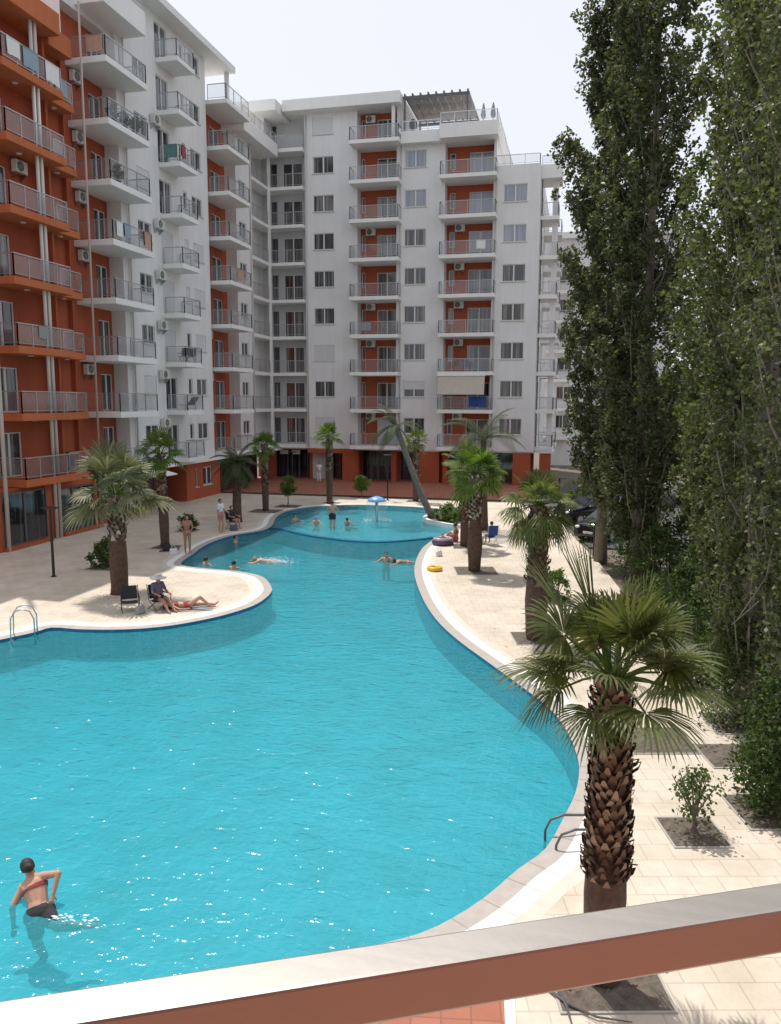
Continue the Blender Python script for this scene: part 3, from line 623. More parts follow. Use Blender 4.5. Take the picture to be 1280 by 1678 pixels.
# roof terrace of the middle part
MB().box(-14.44, 64.85, LV[9] - .35, -11.25, 82, LV[9] + .55).build('roof_parapet', 'white_slab', fb, bevel=.02)
MB().box(-11.245, 64.2, LV[9] - .35, -6.7, 84, LV[9] + .72).build('roof_parapet', 'white_slab', fb, bevel=.02)
railing(fb, [((-14.3, 64.95), (-11.3, 64.95))], LV[9] + .55, .75, 'steel'); railing(fb, [((-11.15, 64.3), (-6.8, 64.3)), ((-6.8, 64.3), (-6.8, 84))], LV[9] + .72, .8, 'steel')
MB().box(-7.05, YF + .02, 24.2, -3.47, 84, 24.6).build('roof', 'white_slab', fb)
railing(fb, [((-7.0, 65.6), (-3.55, 65.6)), ((-3.55, 65.6), (-3.55, 66.2))], 25.05, .75)
MB().box(-3.455, 66.3, 24.1, -1.85, 69.2, 25.15).build('balcony', 'white_slab', fb, bevel=.02)
railing(fb, [((-3.4, 66.37), (-1.92, 66.37)), ((-1.92, 66.37), (-1.92, 69.1))], 25.15, .65)
MB().box(-3.4, 66.45, 2.75, -3.3, 66.55, 24).build('drainpipe', 'frame_dark', fb)
for x, zt in ((-14.55, LV[9] - .36), (-6.85, 25), (-22.55, 29.9)): MB().tube([(x, YF - .07, 2.8), (x, YF - .07, zt)], .05, 8).build('drainpipe', 'pipe_white', fb, True)
# ground floor arcade
m = MB(); Yg = 67.0
for x0, x1, y0, y1 in ((-26.6, -26.2, 65.6, 66.2), (-22.9, -21.0, 66.6, 66.9), (-19.6, -18.2, 65.6, 66.2), (-15.3, -14.9, 65.6, 66.2), (-12.9, -11.2, 65.6, 66.3), (-10.9, -10.5, 65.6, 66.2), (-5.1, -3.7, 65.6, 66.4), (-3.0, -2.1, 66.4, 67.2), (-21.2, -20.95, 66.1, 66.5)):
    m.box(x0, y0, .012, x1, y1, 2.6)
m.box(-22.7, YF + .03, 2.35, -18.6, 66.0, 2.745); m.box(-28, Yg + .3, 0, -3.5, Yg + .5, 2.7)
m.build('ground_floor_wall', 'orange_wall', fb)
MB().box(-28, YF + .5, 2.61, -3.47, 84, 2.74).build('first_floor_slab', 'white_slab', fb)
MB().box(-3.4, 66.3, 2.6, -1.9, 69.2, 2.78).build('first_floor_slab', 'white_slab', fb)
for x0, x1, mu in ((-26.2, -22.9, (.33, .66)), (-18.2, -15.3, (.25, .5, .75)), (-14.8, -12.9, (.5,)), (-10.4, -5.1, (.2, .4, .6, .8)), (-19.6, -20.9, ())):
    if x0 > x1: x0, x1 = x1, x0
    window(fb, (0, Yg, 0), **FY, u0=x0, u1=x1, z0=.03, z1=2.6, frame='frame_dark', pane='pane_shop', name='shop_window', door=True, mull=mu)
for x in (-25.5, -24.4): MB().box(x, 66.2, 2.15, x + .75, 66.25, 2.52).build('shop_sign', 'sign_white', fb)
MB().box(-22.6, 66.55, .02, -21.4, 66.58, 2.3).build('door', 'grey_wall', fb)
# --- pale block behind
pb = thing('apartment_building', 'pale apartment block seen past the poplars beyond the white block', 'building', (2, 92, 0))
m = MB(); hs_ = []
for k in range(1, 7):
    for x in (-2.4, .6, 3.6): hs_.append((x, x + 1.5, LV[k] + .9, LV[k] + 2.3))
wall(m, (0, 88, 0), **FY, u0=-4, u1=9, z0=0, z1=23.6, holes=hs_); m.add([(-4, 88, 0), (-4, 100, 0), (-4, 100, 23.6), (-4, 88, 23.6)], [(0, 1, 2, 3)]); m.build('wall', 'white_wall', pb)
for h in hs_: window(pb, (0, 88, 0), **FY, u0=h[0], u1=h[1], z0=h[2], z1=h[3])
for k in range(1, 8): balcony(pb, -3.6, -1.0, 86.6, 87.99, LV[k], .3, [((-3.5, 86.7), (-1.1, 86.7))], bars=1)
MB().box(-4.3, 87.4, 23.6, 9.2, 100, 24.2).build('roof', 'white_slab', pb)

# ------------------------------------------------------------------ plants
nr = np.random.default_rng(11)
def unit(v): return v / np.maximum(np.linalg.norm(v, axis=-1, keepdims=True), 1e-9)
def leaf_quads(P, size, nrm=None, squash=.62):
    """one folded-diamond leaf per point; random tilt"""
    n = len(P); d = unit(nr.normal(size=(n, 3)) * [1, 1, .8] + [0, 0, -.25]); k = nr.normal(size=(n, 3))
    s = unit(np.cross(d, k)); L = size * nr.uniform(.65, 1.25, (n, 1)); W = L * squash
    return np.stack([P - d * L * .5, P + s * W * .5 - d * L * .08, P + d * L * .5, P - s * W * .5 - d * L * .08], 1)

def poplar(x, y, H, r, label, leaf='poplar_leaf', lsize=.10, nbr=150, dens=24, seed=1, base=1.6, lean=(0, 0), twigs=60, shoots=0, taper=1.0):
    global nr
    nr = np.random.default_rng(seed); rr = random.Random(seed)
    t = thing('poplar_tree', label, 'tree', (x, y, -.08), 'poplars along the pool deck')
    tr = MB(); pts = [(x + lean[0] * i / 10 + rr.uniform(-.05, .05), y + lean[1] * i / 10 + rr.uniform(-.05, .05), -.1 + H * .97 * i / 10) for i in range(11)]
    tr.tube(pts, [.24 * (1 - .085 * i) * (1.25 if i == 0 else 1) for i in range(11)], 9)
    tro = tr.build('trunk', 'bark', t, True)
    br = MB(); L = []
    for i in range(nbr):
        f = (i + .5) / nbr; z0 = base + (H - base - 1.2) * f ** 1.05; a = rr.uniform(0, 2 * math.pi)
        env = r * min(1, .62 + 1.6 * f) * (1 - taper * max(0, (f - .55) / .45) ** 1.6 * .75)
        env *= 1 + .16 * math.sin(z0 * 1.15 + seed + 2 * a) + rr.uniform(-.22, .16)
        ln = rr.uniform(1.8, 3.4) * (1 - .4 * f); cx = x + lean[0] * z0 / H; cyy = y + lean[1] * z0 / H
        p0 = Vector((cx, cyy, z0)); p1 = Vector((cx + math.cos(a) * env * .6, cyy + math.sin(a) * env * .6, z0 + ln * .4)); p2 = Vector((cx + math.cos(a) * env, cyy + math.sin(a) * env, z0 + ln))
        if i % 2 == 0: br.tube([p0, p1, p2], [.035, .022, .008], 5)
        for c in range(6):                                   # leaf puffs along the branch
            u = .30 + .78 * (c + rr.random()) / 6
            q = p0.lerp(p1, u / .5) if u < .5 else p1.lerp(p2, (u - .5) / .5)
            q = q + Vector((rr.gauss(0, .13), rr.gauss(0, .13), rr.gauss(0, .12)))
            k = int(dens * rr.uniform(.5, 1.6)); s = rr.uniform(.16, .34)
            v = nr.normal(size=(k, 3)); v = v / np.linalg.norm(v, axis=1)[:, None] * (nr.random((k, 1)) ** .45) * s * [1, 1, 1.25]
            L.append(np.array(q) + v)
    for i in range(twigs):                                   # bare upright and drooping twigs
        a = rr.uniform(0, 6.28); z0 = rr.uniform(base * .4, H * .55); q = r * rr.uniform(.35, 1.0); ln = rr.uniform(1.2, 3.0)
        p0 = Vector((x + math.cos(a) * q * .5, y + math.sin(a) * q * .5, z0)); p2 = Vector((x + math.cos(a + .2) * q, y + math.sin(a + .2) * q, z0 + ln * rr.choice([1, 1, -.45])))
        br.tube([p0, p0.lerp(p2, .5) + Vector((rr.uniform(-.15, .15), rr.uniform(-.15, .15), .1)), p2], [.016, .011, .005], 4)
    bo = br.build('branches', 'twig', t)
    P = np.concatenate(L); V = leaf_quads(P, lsize).reshape(-1, 3) - np.array([x, y, -.08])
    np_quads('crown', V, leaf, t)
    if shoots:
        Q = []
        for i in range(shoots):
            a = rr.uniform(0, 6.28); q = .85 * math.sqrt(rr.random()); z = rr.uniform(.1, base + 1.6)
            c = np.array([x + q * math.cos(a) * (1 - .12 * z), y + q * math.sin(a) * (1 - .12 * z), z]); Q.append(c + nr.normal(size=(42, 3)) * .13)
        V = leaf_quads(np.concatenate(Q), .085).reshape(-1, 3) - np.array([x, y, -.08])
        np_quads('base_shoots', V, 'shoot_leaf', t)
    return t
poplar(1.15, 34.6, 25.0, 1.85, 'tall dark poplar nearest the white block, its narrow top against the sky', 'poplar_leaf_dark', .165, 250, 46, 3, base=2.0, taper=1.25, shoots=14, twigs=25, lean=(-.15, 0))
poplar(2.3, 31.2, 27.0, 1.75, 'tall dark poplar with a bare sky gap between it and the brighter poplars', 'poplar_leaf_dark', .16, 250, 46, 5, base=.8, shoots=80, twigs=25)
poplar(4.25, 26.2, 26.0, 1.5, 'poplar with bright leaves low down right behind the nearest palm crown', 'poplar_leaf_bright', .15, 230, 46, 8, base=.6, twigs=40, shoots=90, lean=(1.0, 0))
poplar(4.0, 21.2, 25.0, 1.6, 'poplar with sparse grey twiggy lower crown beside the sunlit paving', 'poplar_leaf', .135, 210, 42, 13, base=.6, twigs=70, shoots=110, lean=(.8, 0))
poplar(3.65, 17.3, 24.0, 1.4, 'poplar with long bare grey branches at the right picture edge', 'poplar_leaf', .12, 190, 38, 17, base=.5, twigs=90, shoots=140)
poplar(3.6, 13.6, 22.0, 1.1, 'nearest poplar with a thick skirt of dark leafy shoots round its foot', 'poplar_leaf_dark', .105, 140, 34, 21, base=.5, twigs=30, shoots=260)

def bush(x, y, h, r, label, n=60, leaf='shrub_leaf', size=.07, stems=5, seed=3, name='shrub', stem_h=.0, cat='shrub', group=None, z0=0, flat=1.0, per=34):
    global nr
    nr = np.random.default_rng(seed); rr = random.Random(seed)
    t = thing(name, label, cat, (x, y, z0), group)
    s = MB(); P = []
    if stem_h: s.tube([(x, y, z0), (x + .02, y, z0 + stem_h * .5), (x, y + .01, z0 + stem_h)], [.045, .035, .03], 7)
    for i in range(stems):
        a = 6.28 * i / stems + rr.uniform(-.4, .4); q = r * rr.uniform(.45, .85)
        s.tube([(x, y, z0 + stem_h * .9), (x + math.cos(a) * q * .5, y + math.sin(a) * q * .5, z0 + stem_h + (h - stem_h) * .45), (x + math.cos(a) * q, y + math.sin(a) * q, z0 + h * .93)], [.022, .014, .006], 5)
    for i in range(n):
        a = rr.uniform(0, 6.28); b = rr.random() ** .5; z = rr.random(); q = r * b * math.sin(math.pi * (.15 + .75 * z)) * rr.uniform(.8, 1.2)
        P.append(np.array([math.cos(a) * q, math.sin(a) * q, stem_h + (h - stem_h) * z * flat]) + nr.normal(size=(per, 3)) * .07 * max(1, r))
    s.build('stem', 'bark', t); np_quads('foliage', leaf_quads(np.concatenate(P), size).reshape(-1, 3), leaf, t)
    return t
bush(-18.07, 48.18, 1.95, .62, 'small ball topped tree in a dark bed left of the splash pool', 70, 'palm_leaf_green', .10, 5, 4, 'young_tree', .8, 'tree')
bush(-14.77, 54.05, 1.5, .6, 'young bright green tree in front of the red terrace kerb', 55, 'palm_leaf_green', .12, 5, 6, 'young_tree', .55, 'tree')
bush(-18.5, 28.2, 1.15, .62, 'leafy green shrub left of the thick palm on the rounded deck', 45, 'shrub_leaf', .13, 6, 9)
bush(-19.66, 37.6, .85, .55, 'small dark shrub on the shaded paving behind the standing bather', 40, 'shoot_leaf', .10, 5, 12)
bush(1.98, 12.5, 1.0, .42, 'small grey green sapling in a square bed near the railing', 26, 'shrub_leaf', .075, 9, 15, 'young_tree', .3, 'tree', per=26)
bush(-.55, 27.3, .95, .55, 'green shrub in a square bed right of the bottle shaped palm', 45, 'palm_leaf_green', .11, 6, 18)
bush(3.6, 24.0, 2.6, 1.0, 'rounded leafy bush among the poplars behind the nearest palm', 120, 'shoot_leaf', .10, 6, 22)
bush(2.7, 32.8, 2.6, 1.0, 'dark bush hiding the foot of the dark poplars by the deck edge', 130, 'shoot_leaf', .14, 6, 26)
bush(2.9, 29.0, 2.3, .9, 'dark bush between the poplars near the hidden palm trunk', 110, 'shoot_leaf', .12, 6, 25)
bush(3.0, 23.4, 2.2, .95, 'leafy bush at the paving edge under the sparse grey poplar', 130, 'shoot_leaf', .10, 6, 23)
bush(3.1, 19.6, 2.3, .95, 'dense dark bush behind the palm between two poplar feet', 130, 'shoot_leaf', .095, 6, 24)
bush(4.9, 18.8, 3.4, 1.3, 'big dark bush behind the right hand poplars', 170, 'shoot_leaf', .11, 6, 28)
bush(5.2, 14.9, 3.0, 1.3, 'big dark bush at the right picture edge behind the nearest poplar', 150, 'shoot_leaf', .10, 6, 31)
bush(4.7, 33.5, 3.4, 1.5, 'wide bush under the dark poplars beside the car park', 160, 'shoot_leaf', .14, 6, 34)
bush(.5, 49.5, 2.2, 1.1, 'sunlit bush beyond the parked cars at the end of the deck', 90, 'shrub_leaf', .15, 6, 37)
bush(6.5, 60.0, 8.5, 4.2, 'dense far tree closing the view between the poplars and the white block', 420, 'poplar_leaf_dark', .32, 6, 40, 'broadleaf_tree', 2.0, 'tree')
bush(8.5, 42.0, 9.0, 3.6, 'dense tree behind the poplar trunks beyond the car park', 420, 'poplar_leaf_dark', .28, 6, 43, 'broadleaf_tree', 1.5, 'tree')
bush(9.5, 28.0, 9.5, 3.4, 'tall dense tree filling the gaps behind the right hand poplars', 420, 'poplar_leaf_dark', .22, 6, 46, 'broadleaf_tree', 1.0, 'tree')

def fan_leaf(out, base, d, petiole, R_, nseg, droop, rr, spread=2.3, narrow=False):
    """costapalmate leaf: folded segments round the hinge, split and drooping at the tips"""
    d = Vector(d).normalized(); h = Vector(base)
    up_ = Vector((0, 0, 1)); sd_ = d.cross(up_)
    if sd_.length < .15: sd_ = Vector((rr.uniform(-1, 1), rr.uniform(-1, 1), 0)).cross(d)
    sd_.normalize(); sd_ = (Quaternion(d, rr.uniform(-.55, .55)) @ sd_); nrm = sd_.cross(d).normalized()
    hinge = h + d * petiole + Vector((0, 0, -.10 * petiole * droop))
    for i in range(nseg):
        a = (i / (nseg - 1) - .5) * spread * 2; a *= .16 if narrow else 1
        L = R_ * (1 - .28 * (abs(a) / 2.3) ** 2) * rr.uniform(.9, 1.08)
        dr = d * math.cos(a) + sd_ * math.sin(a) + nrm * (.12 + .16 * abs(math.sin(a)))
        dr.normalize(); wd = (nrm.cross(dr)).normalized(); pts = []; prev = None
        hw = 2 * spread / nseg * .47 * R_ * (.16 if narrow else 1)
        for t, wf in ((.05, .12), (.42, .80), (.72, .62), (.9, .34), (1.04, .03)):
            g = max(0, t - .38); p = hinge + dr * (L * t) + Vector((rr.uniform(-.01, .01), rr.uniform(-.01, .01), -droop * L * (.95 * g ** 1.7 + .05 * t)))
            pull = 1 - .35 * droop * g; p = hinge + (p - hinge) * 1.0; ww = wd * min(hw * wf, .5 * hw) * (1 if t > .1 else 1)
            cur = (p - ww, p + ww)
            if prev is not None: out += [prev[0], prev[1], cur[1], cur[0]]
            prev = cur
    return hinge

def fan_palm(x, y, zc, Rc, label, nleaf=26, leaf='palm_leaf', r=.24, lean=(0, 0), boots=True, seed=1, nseg=24, low=-35, boot_from=.45, boot='palm_boot', bulge=1.2, split=False, group='fan palms round the pool', spears=0, bscale=1.0, droop=1.0, foot=1.0):
    rr = random.Random(seed); t = thing('fan_palm', label, 'palm', (x, y, 0), group)
    H = zc - .35; N = 14; tr = MB(); pts = []; rad = []
    for i in range(N):
        f = i / (N - 1); pts.append((x + lean[0] * f ** 1.3, y + lean[1] * f ** 1.3, -.05 + (H + .1) * f))
        rad.append(r * (foot if f < .05 else 1 + (bulge - 1) * math.exp(-((f - .30) / .13) ** 2)) * (1 - .22 * max(0, f - .35)))
    tr.tube(pts, rad, 14); tro = tr.build('trunk', 'palm_trunk', t, True)
    top = Vector((x + lean[0], y + lean[1], zc - .22))
    if boots:
        V = []; nb = int(26 * (H * (1 - boot_from)) / .36 * bscale)
        for i in range(nb):
            f = boot_from + (1 - boot_from) * i / nb; a = i * 2.39996 + rr.uniform(-.14, .14); k = f ** 1.3
            c = Vector((x + lean[0] * k, y + lean[1] * k, H * f)); j = min(N - 1, int(f * (N - 1))); q = rad[j] * .93
            n_ = Vector((math.cos(a), math.sin(a), 0)); s_ = Vector((-math.sin(a), math.cos(a), 0)); w_ = rr.uniform(.065, .10) / bscale ** .5; l_ = rr.uniform(.11, .19) * (1.25 if rr.random() < .12 else 1)
            o1 = rr.uniform(.05, .10) * (1.5 if rr.random() < .15 else 1)
            b0, b1 = c + n_ * q - s_ * w_, c + n_ * q + s_ * w_
            m0, m1 = c + n_ * (q + o1 * .8) - s_ * w_ * .75 + Z * l_ * .55, c + n_ * (q + o1 * .8) + s_ * w_ * .75 + Z * l_ * .55
            e0, e1 = c + n_ * (q + o1) - s_ * w_ * .28 + Z * l_, c + n_ * (q + o1) + s_ * w_ * .28 + Z * l_
            V += [b0, b1, m1, m0, m0, m1, e1, e0]
            V += [e0, e1, c + n_ * q + Z * l_ * .75 + s_ * w_ * .3, c + n_ * q + Z * l_ * .75 - s_ * w_ * .3]
        k = np.array([tuple(v) for v in V], dtype=np.float32).reshape(-1, 3) - np.array([x, y, 0], dtype=np.float32)
        bo = merge_islands('leaf_bases', k, 12, boot, tro)
    petioles = MB(); V = []; per = []
    for i in range(nleaf):
        f = (i + .5) / nleaf; a = i * 2.39996 + rr.uniform(-.25, .25); el = R(84 - (84 - low) * f ** .9 + rr.uniform(-16, 16))
        d = Vector((math.cos(a) * math.cos(el), math.sin(a) * math.cos(el), math.sin(el))); pl = Rc * rr.uniform(.40, .66); out = []
        b_ = top + Vector((math.cos(a), math.sin(a), 0)) * .08
        hg = fan_leaf(out, b_, d, pl, Rc * rr.uniform(.44, .60), nseg, droop * (.25 + .75 * f) * rr.uniform(.7, 1.4), rr, rr.uniform(1.75, 2.3) if split else rr.uniform(1.35, 2.2))
        pm = MB() if split else petioles
        pm.tube([b_, b_.lerp(hg, .5) + Vector((0, 0, .03)), hg], [.022, .015, .012], 5)
        if split:
            fo = merge_np('frond', out, leaf, t, (x, y, 0)); po = pm.build('petiole', 'palm_leaf_green', fo)
        else: V += out
    for i in range(spears):
        d = Vector((-.62 + .27 * i, .1, .72 + .2 * i)); out = []
        hg = fan_leaf(out, top, d, Rc * .62, Rc * .82, 12, .1, rr, 1.6, True)
        pm = MB() if split else petioles; pm.tube([top, hg], [.02, .014], 5)
        if split: fo = merge_np('frond', out, leaf, t, (x, y, 0)); pm.build('petiole', 'palm_leaf_green', fo)
        else: V += out
    if not split:
        cr = merge_np('crown', V, leaf, t, (x, y, 0)); petioles.build('petioles', 'palm_leaf_green', cr)
    return t
def merge_islands(name, V, k, mt, parent):
    n = len(V) // k; F = []
    me = bpy.data.meshes.new(name)
    for i in range(n): b = i * k; F += [(b, b + 1, b + 2, b + 3), (b + 4, b + 5, b + 6, b + 7), (b + 8, b + 9, b + 10, b + 11)]
    # weld the pieces of one leaf base so that each is one island
    bm = bmesh.new(); vs = [bm.verts.new(v) for v in V]
    for f in F: bm.faces.new([vs[i] for i in f])
    bmesh.ops.remove_doubles(bm, verts=bm.verts, dist=.0004); bm.to_mesh(me); bm.free(); me.materials.append(M[mt])
    o = bpy.data.objects.new(name, me); C.objects.link(o); o.parent = parent; return o
def merge_np(name, pts, mt, parent, off):
    """strips of quads (4 per segment) welded segment by segment"""
    A = np.array([tuple(p) for p in pts], dtype=np.float32) - np.array(off, dtype=np.float32); nq = len(A) // 4
    idx = np.zeros((nq, 4), dtype=np.int32); verts = []; 
    for q in range(nq):
        if q % 4 == 0: verts += [A[q * 4], A[q * 4 + 1]]; l = len(verts) - 2
        verts += [A[q * 4 + 2], A[q * 4 + 3]]; m_ = len(verts) - 2
        idx[q] = (l, l + 1, m_, m_ + 1) if q % 4 == 0 else (l + 1, l, m_, m_ + 1); l = m_
    me = bpy.data.meshes.new(name); me.from_pydata([tuple(v) for v in verts], [], idx.tolist()); me.materials.append(M[mt])
    o = bpy.data.objects.new(name, me); C.objects.link(o); o.parent = parent; return o

fan_palm(.49, 8.85, 3.92, 1.13, 'nearest big fan palm with a criss-cross trunk just beyond the railing', 31, 'palm_leaf_near', .21, boots=True, seed=4, nseg=38, low=-12, boot_from=.36, bulge=1.15, split=True, spears=2, bscale=2.3, foot=.95)
fan_palm(-.98, 22.4, 4.1, 1.0, 'fan palm with a bottle shaped trunk and a drooping skirt beside the pool bend', 36, 'palm_leaf', .285, seed=9, nseg=20, low=-75, boot_from=.42, bulge=1.15, droop=1.5, foot=.85)
fan_palm(-3.84, 31.2, 4.15, 1.2, 'fan palm with pale spotted trunk top standing next to the yellow swim ring', 36, 'palm_leaf_green', .25, seed=14, nseg=20, low=-40, boot_from=.55, boot='palm_boot_pale', bulge=1.25, foot=.95)
fan_palm(-5.0, 36.6, 4.2, 1.1, 'fan palm half hidden behind the pale spotted trunk near the inflatable boat', 24, 'palm_leaf', .2, seed=19, nseg=16, low=-50, boot_from=.3, bulge=1.0)
fan_palm(-15.5, 24.5, 3.75, 1.75, 'silvery fan palm with thick trunk on the rounded peninsula of the deck', 34, 'palm_leaf_grey', .30, seed=24, nseg=20, low=-25, boot_from=.55, boot='palm_boot_pale', bulge=1.05, foot=1.15)
fan_palm(-18.4, 32.95, 4.55, 1.15, 'slim fan palm in the shade of the white building left of the pool', 24, 'palm_leaf_green', .2, lean=(-.1, 0), seed=29, nseg=16, low=-50, boot_from=.4, bulge=1.15, foot=1.2)
fan_palm(-18.6, 45.7, 4.3, .95, 'slim dark fan palm by the corner of the two white buildings', 24, 'palm_leaf_green', .19, seed=34, nseg=14, low=-50, boot_from=.4, bulge=1.1)
fan_palm(-15.86, 50.1, 4.65, 1.05, 'straight fan palm at the far rim of the splash pool', 24, 'palm_leaf_green', .2, seed=39, nseg=14, low=-35, boot_from=.5, bulge=1.1)
fan_palm(-10.6, 52.9, 4.35, .95, 'dark fan palm behind the leaning palm at the far end', 22, 'palm_leaf', .19, seed=44, nseg=14, low=-50, boot_from=.4, bulge=1.1)
fan_palm(2.75, 34.2, 2.9, 1.2, 'low fan palm with a red brown trunk under the dark poplars', 20, 'palm_leaf', .2, seed=49, nseg=16, low=-70, boot_from=.2, bulge=1.0, droop=1.4)

def feather_palm(x, y, top, Rc, label, nfr=12, r=.16, seed=1, leaf='feather_leaf', az=None, low=-20, trunk='palm_trunk_grey', curve=.0, group='feather palms round the pool', hi=75):
    rr = random.Random(seed); t = thing('feather_palm', label, 'palm', (x, y, 0), group); tr = MB(); T = Vector(top); pts = []; N = 10
    for i in range(N):
        f = i / (N - 1); pts.append((x + (T.x - x) * (f ** (1 - curve)), y + (T.y - y) * f, -.05 + (T.z + .05) * f))
    tr.tube(pts, [r * (1.25 if i == 0 else 1.08 - .35 * i / N) for i in range(N)], 10); tr.build('trunk', trunk, t, True)
    V = []; ra = MB()
    for i in range(nfr):
        a = (az[i % len(az)] if az else i * 2.39996) + rr.uniform(-.2, .2); el = R(hi - (hi - low) * (i + .5) / nfr); L = Rc * rr.uniform(.85, 1.1)
        p = T.copy(); dv = Vector((math.cos(a) * math.cos(el), math.sin(a) * math.cos(el), math.sin(el))); rp = [p.copy()]; n_ = 22
        for k in range(n_):
            p = p + dv * (L / n_); dv = (dv + Vector((0, 0, -.075))).normalized(); rp.append(p.copy())
        ra.tube(rp, [.02 - .016 * k / n_ for k in range(n_ + 1)], 5)
        for k in range(2, n_ + 1):
            d = (rp[k] - rp[k - 1]).normalized(); s_ = d.cross(Z); s_ = s_.normalized() if s_.length > .05 else Vector((1, 0, 0)); nn = s_.cross(d)
            ll = L * .24 * math.sin(math.pi * (.12 + .82 * k / n_)) + .05
            for sg in (-1, 1):
                for q in (0, .5):
                    b = rp[k - 1].lerp(rp[k], q); e = (s_ * sg + d * .75 + nn * .12).normalized(); m_ = b + e * ll * .55; tp = b + e * ll + Vector((0, 0, -.32 * ll)); ww = d * .016
                    V += [b - ww * .5, b + ww * .5, m_ + ww, m_ - ww, m_ - ww, m_ + ww, tp + ww * .15, tp - ww * .15]
    A = np.array([tuple(v) for v in V], dtype=np.float32) - np.array([x, y, 0], dtype=np.float32)
    cr = np_quads('crown', A, leaf, t); ra.build('frond_stems', 'palm_leaf_green', cr)
    return t
feather_palm(-7.86, 44.75, (-10.15, 44.75, 5.35), 1.85, 'leaning feather palm with a bare slanted trunk in the planter of the splash pool', 13, .19, 3, az=[2.9, 3.4, 2.3, 3.9, .4, -.5, 1.6, 4.6], low=-35, curve=.15)
feather_palm(-4.58, 41.4, (-4.75, 41.4, 4.75), 2.7, 'tall feather palm rising behind the green fan palm crown', 12, .17, 7, az=[.25, .9, 2.6, 3.3, 1.5, -.4, 4.4], low=5, trunk='palm_trunk')
feather_palm(-18.5, 41.2, (-18.45, 41.2, 3.25), 1.7, 'bushy feather palm beside the seated people on the left deck', 22, .26, 12, low=-45, leaf='feather_leaf', trunk='palm_trunk')
# beds
def bed(x, y, sx, sy, rz, label):
    t = thing('planting_bed', label, 'planting bed', (x, y, .004), 'square planting beds in the paving', rz)
    me = MB(); n = 10; V = [(-sx / 2 + sx * i / n, -sy / 2 + sy * j / n, .012 + (rnd.uniform(0, .035) if 0 < i < n and 0 < j < n else 0)) for j in range(n + 1) for i in range(n + 1)]
    me.add(V, [(j * (n + 1) + i, j * (n + 1) + i + 1, (j + 1) * (n + 1) + i + 1, (j + 1) * (n + 1) + i) for j in range(n) for i in range(n)]); me.build('soil', 'soil', t, move=False)
    k = MB()
    for a in ((-sx / 2 - .03, -sy / 2 - .03, sx / 2 + .03, -sy / 2), (-sx / 2 - .03, sy / 2, sx / 2 + .03, sy / 2 + .03), (-sx / 2 - .03, -sy / 2, -sx / 2, sy / 2), (sx / 2, -sy / 2, sx / 2 + .03, sy / 2)): k.box(a[0], a[1], -.003, a[2], a[3], .016)
    k.build('edging', 'kerb', t, move=False)
    s = MB()
    for i in range(40):
        px, py, q = rnd.uniform(-.46, .46) * sx, rnd.uniform(-.46, .46) * sy, rnd.uniform(.012, .035); s.ell((px, py, .03), (q, q * rnd.uniform(.6, 1.2), q * .7), 6, 4)
    s.build('stones', 'earth', t, move=False)['kind'] = 'stuff'
rzb = R(14)
for b in ((.52, 8.95, 1.25, 1.2, rzb, 'dark square bed round the foot of the nearest big palm'), (1.98, 12.52, .85, .85, rzb, 'square bed of gravelly soil holding the small grey green sapling'), (-.95, 22.5, 1.3, 1.2, rzb, 'square bed round the bottle shaped palm trunk'), (-3.8, 31.3, 1.6, 1.5, rzb, 'square bed round the palm with the pale spotted trunk'), (-4.95, 36.7, 1.2, 1.2, rzb, 'square bed of the half hidden palm near the inflatable boat'), (-4.55, 41.5, 1.2, 1.2, rzb, 'square bed at the foot of the tall feather palm'),
          (-18.4, 33.0, 1.1, 1.1, 0, 'square bed of the slim palm beside the standing bather'), (-18.6, 45.7, 1.8, 1.6, 0, 'dark bed under the slim dark palm by the building corner'), (-18.07, 48.2, 1.5, 1.3, 0, 'dark bed under the ball topped tree'), (-15.86, 50.6, 1.1, .6, 0, 'small bed behind the far rim of the splash pool'), (-18.5, 28.2, 1.1, 1.0, 0, 'small bed under the leafy shrub left of the thick palm'), (-.6, 27.1, 1.2, 1.1, rzb, 'square bed with the green shrub right of the bottle shaped palm'),
          (1.75, 16.0, 1.3, 1.2, rzb, 'mulched bed right behind the nearest palm trunk'), (3.1, 15.6, 1.1, 1.0, rzb, 'dark bed between the mulched bed and the poplar row'), (3.35, 13.5, 1.2, 1.1, rzb, 'shaded bed under the nearest poplar with the leafy skirt'), (3.5, 17.3, 1.2, 1.1, rzb, 'shaded bed under the poplar with long bare branches'), (-14.8, 54.05, 1.2, .5, 0, 'narrow bed by the red terrace kerb'), (-10.6, 53.0, 1.2, 1.0, 0, 'dark bed under the palm behind the leaning one'), (-19.66, 37.6, .9, .9, 0, 'bed under the small dark shrub on the shaded paving')): bed(*b)
fl = thing('fallen_frond', 'dry brown frond stem lying by the bed of the nearest palm', 'palm frond', (.15, 8.25, 0))
MB().tube([(-.15, 8.55, .03), (.1, 8.32, .05), (.42, 8.2, .035), (.8, 8.22, .03)], [.018, .016, .012, .006], 6).build('stem', 'frame_dark', fl)
fl = thing('fallen_frond', 'short dark frond stem leaning off the corner of the same palm bed', 'palm frond', (.1, 8.2, 0))
MB().tube([(.02, 8.5, .03), (.1, 8.25, .06), (.17, 8.0, .03)], [.02, .017, .008], 6).build('stem', 'frame_dark', fl)
Q = []
for i in range(260):
    cx, cyy, sg = [(3.3, 14.5, .9), (.5, 8.9, .5), (3.4, 18.5, 1.2), (3.0, 22.5, 1.2), (-1, 22.5, .8), (-15.3, 24.3, .8)][i % 6]
    Q.append((rnd.gauss(cx, sg * .6), rnd.gauss(cyy, sg), .012))
nr = np.random.default_rng(77); V = leaf_quads(np.array(Q), .06); V[:, :, 2] = np.clip(V[:, :, 2], .008, .03)
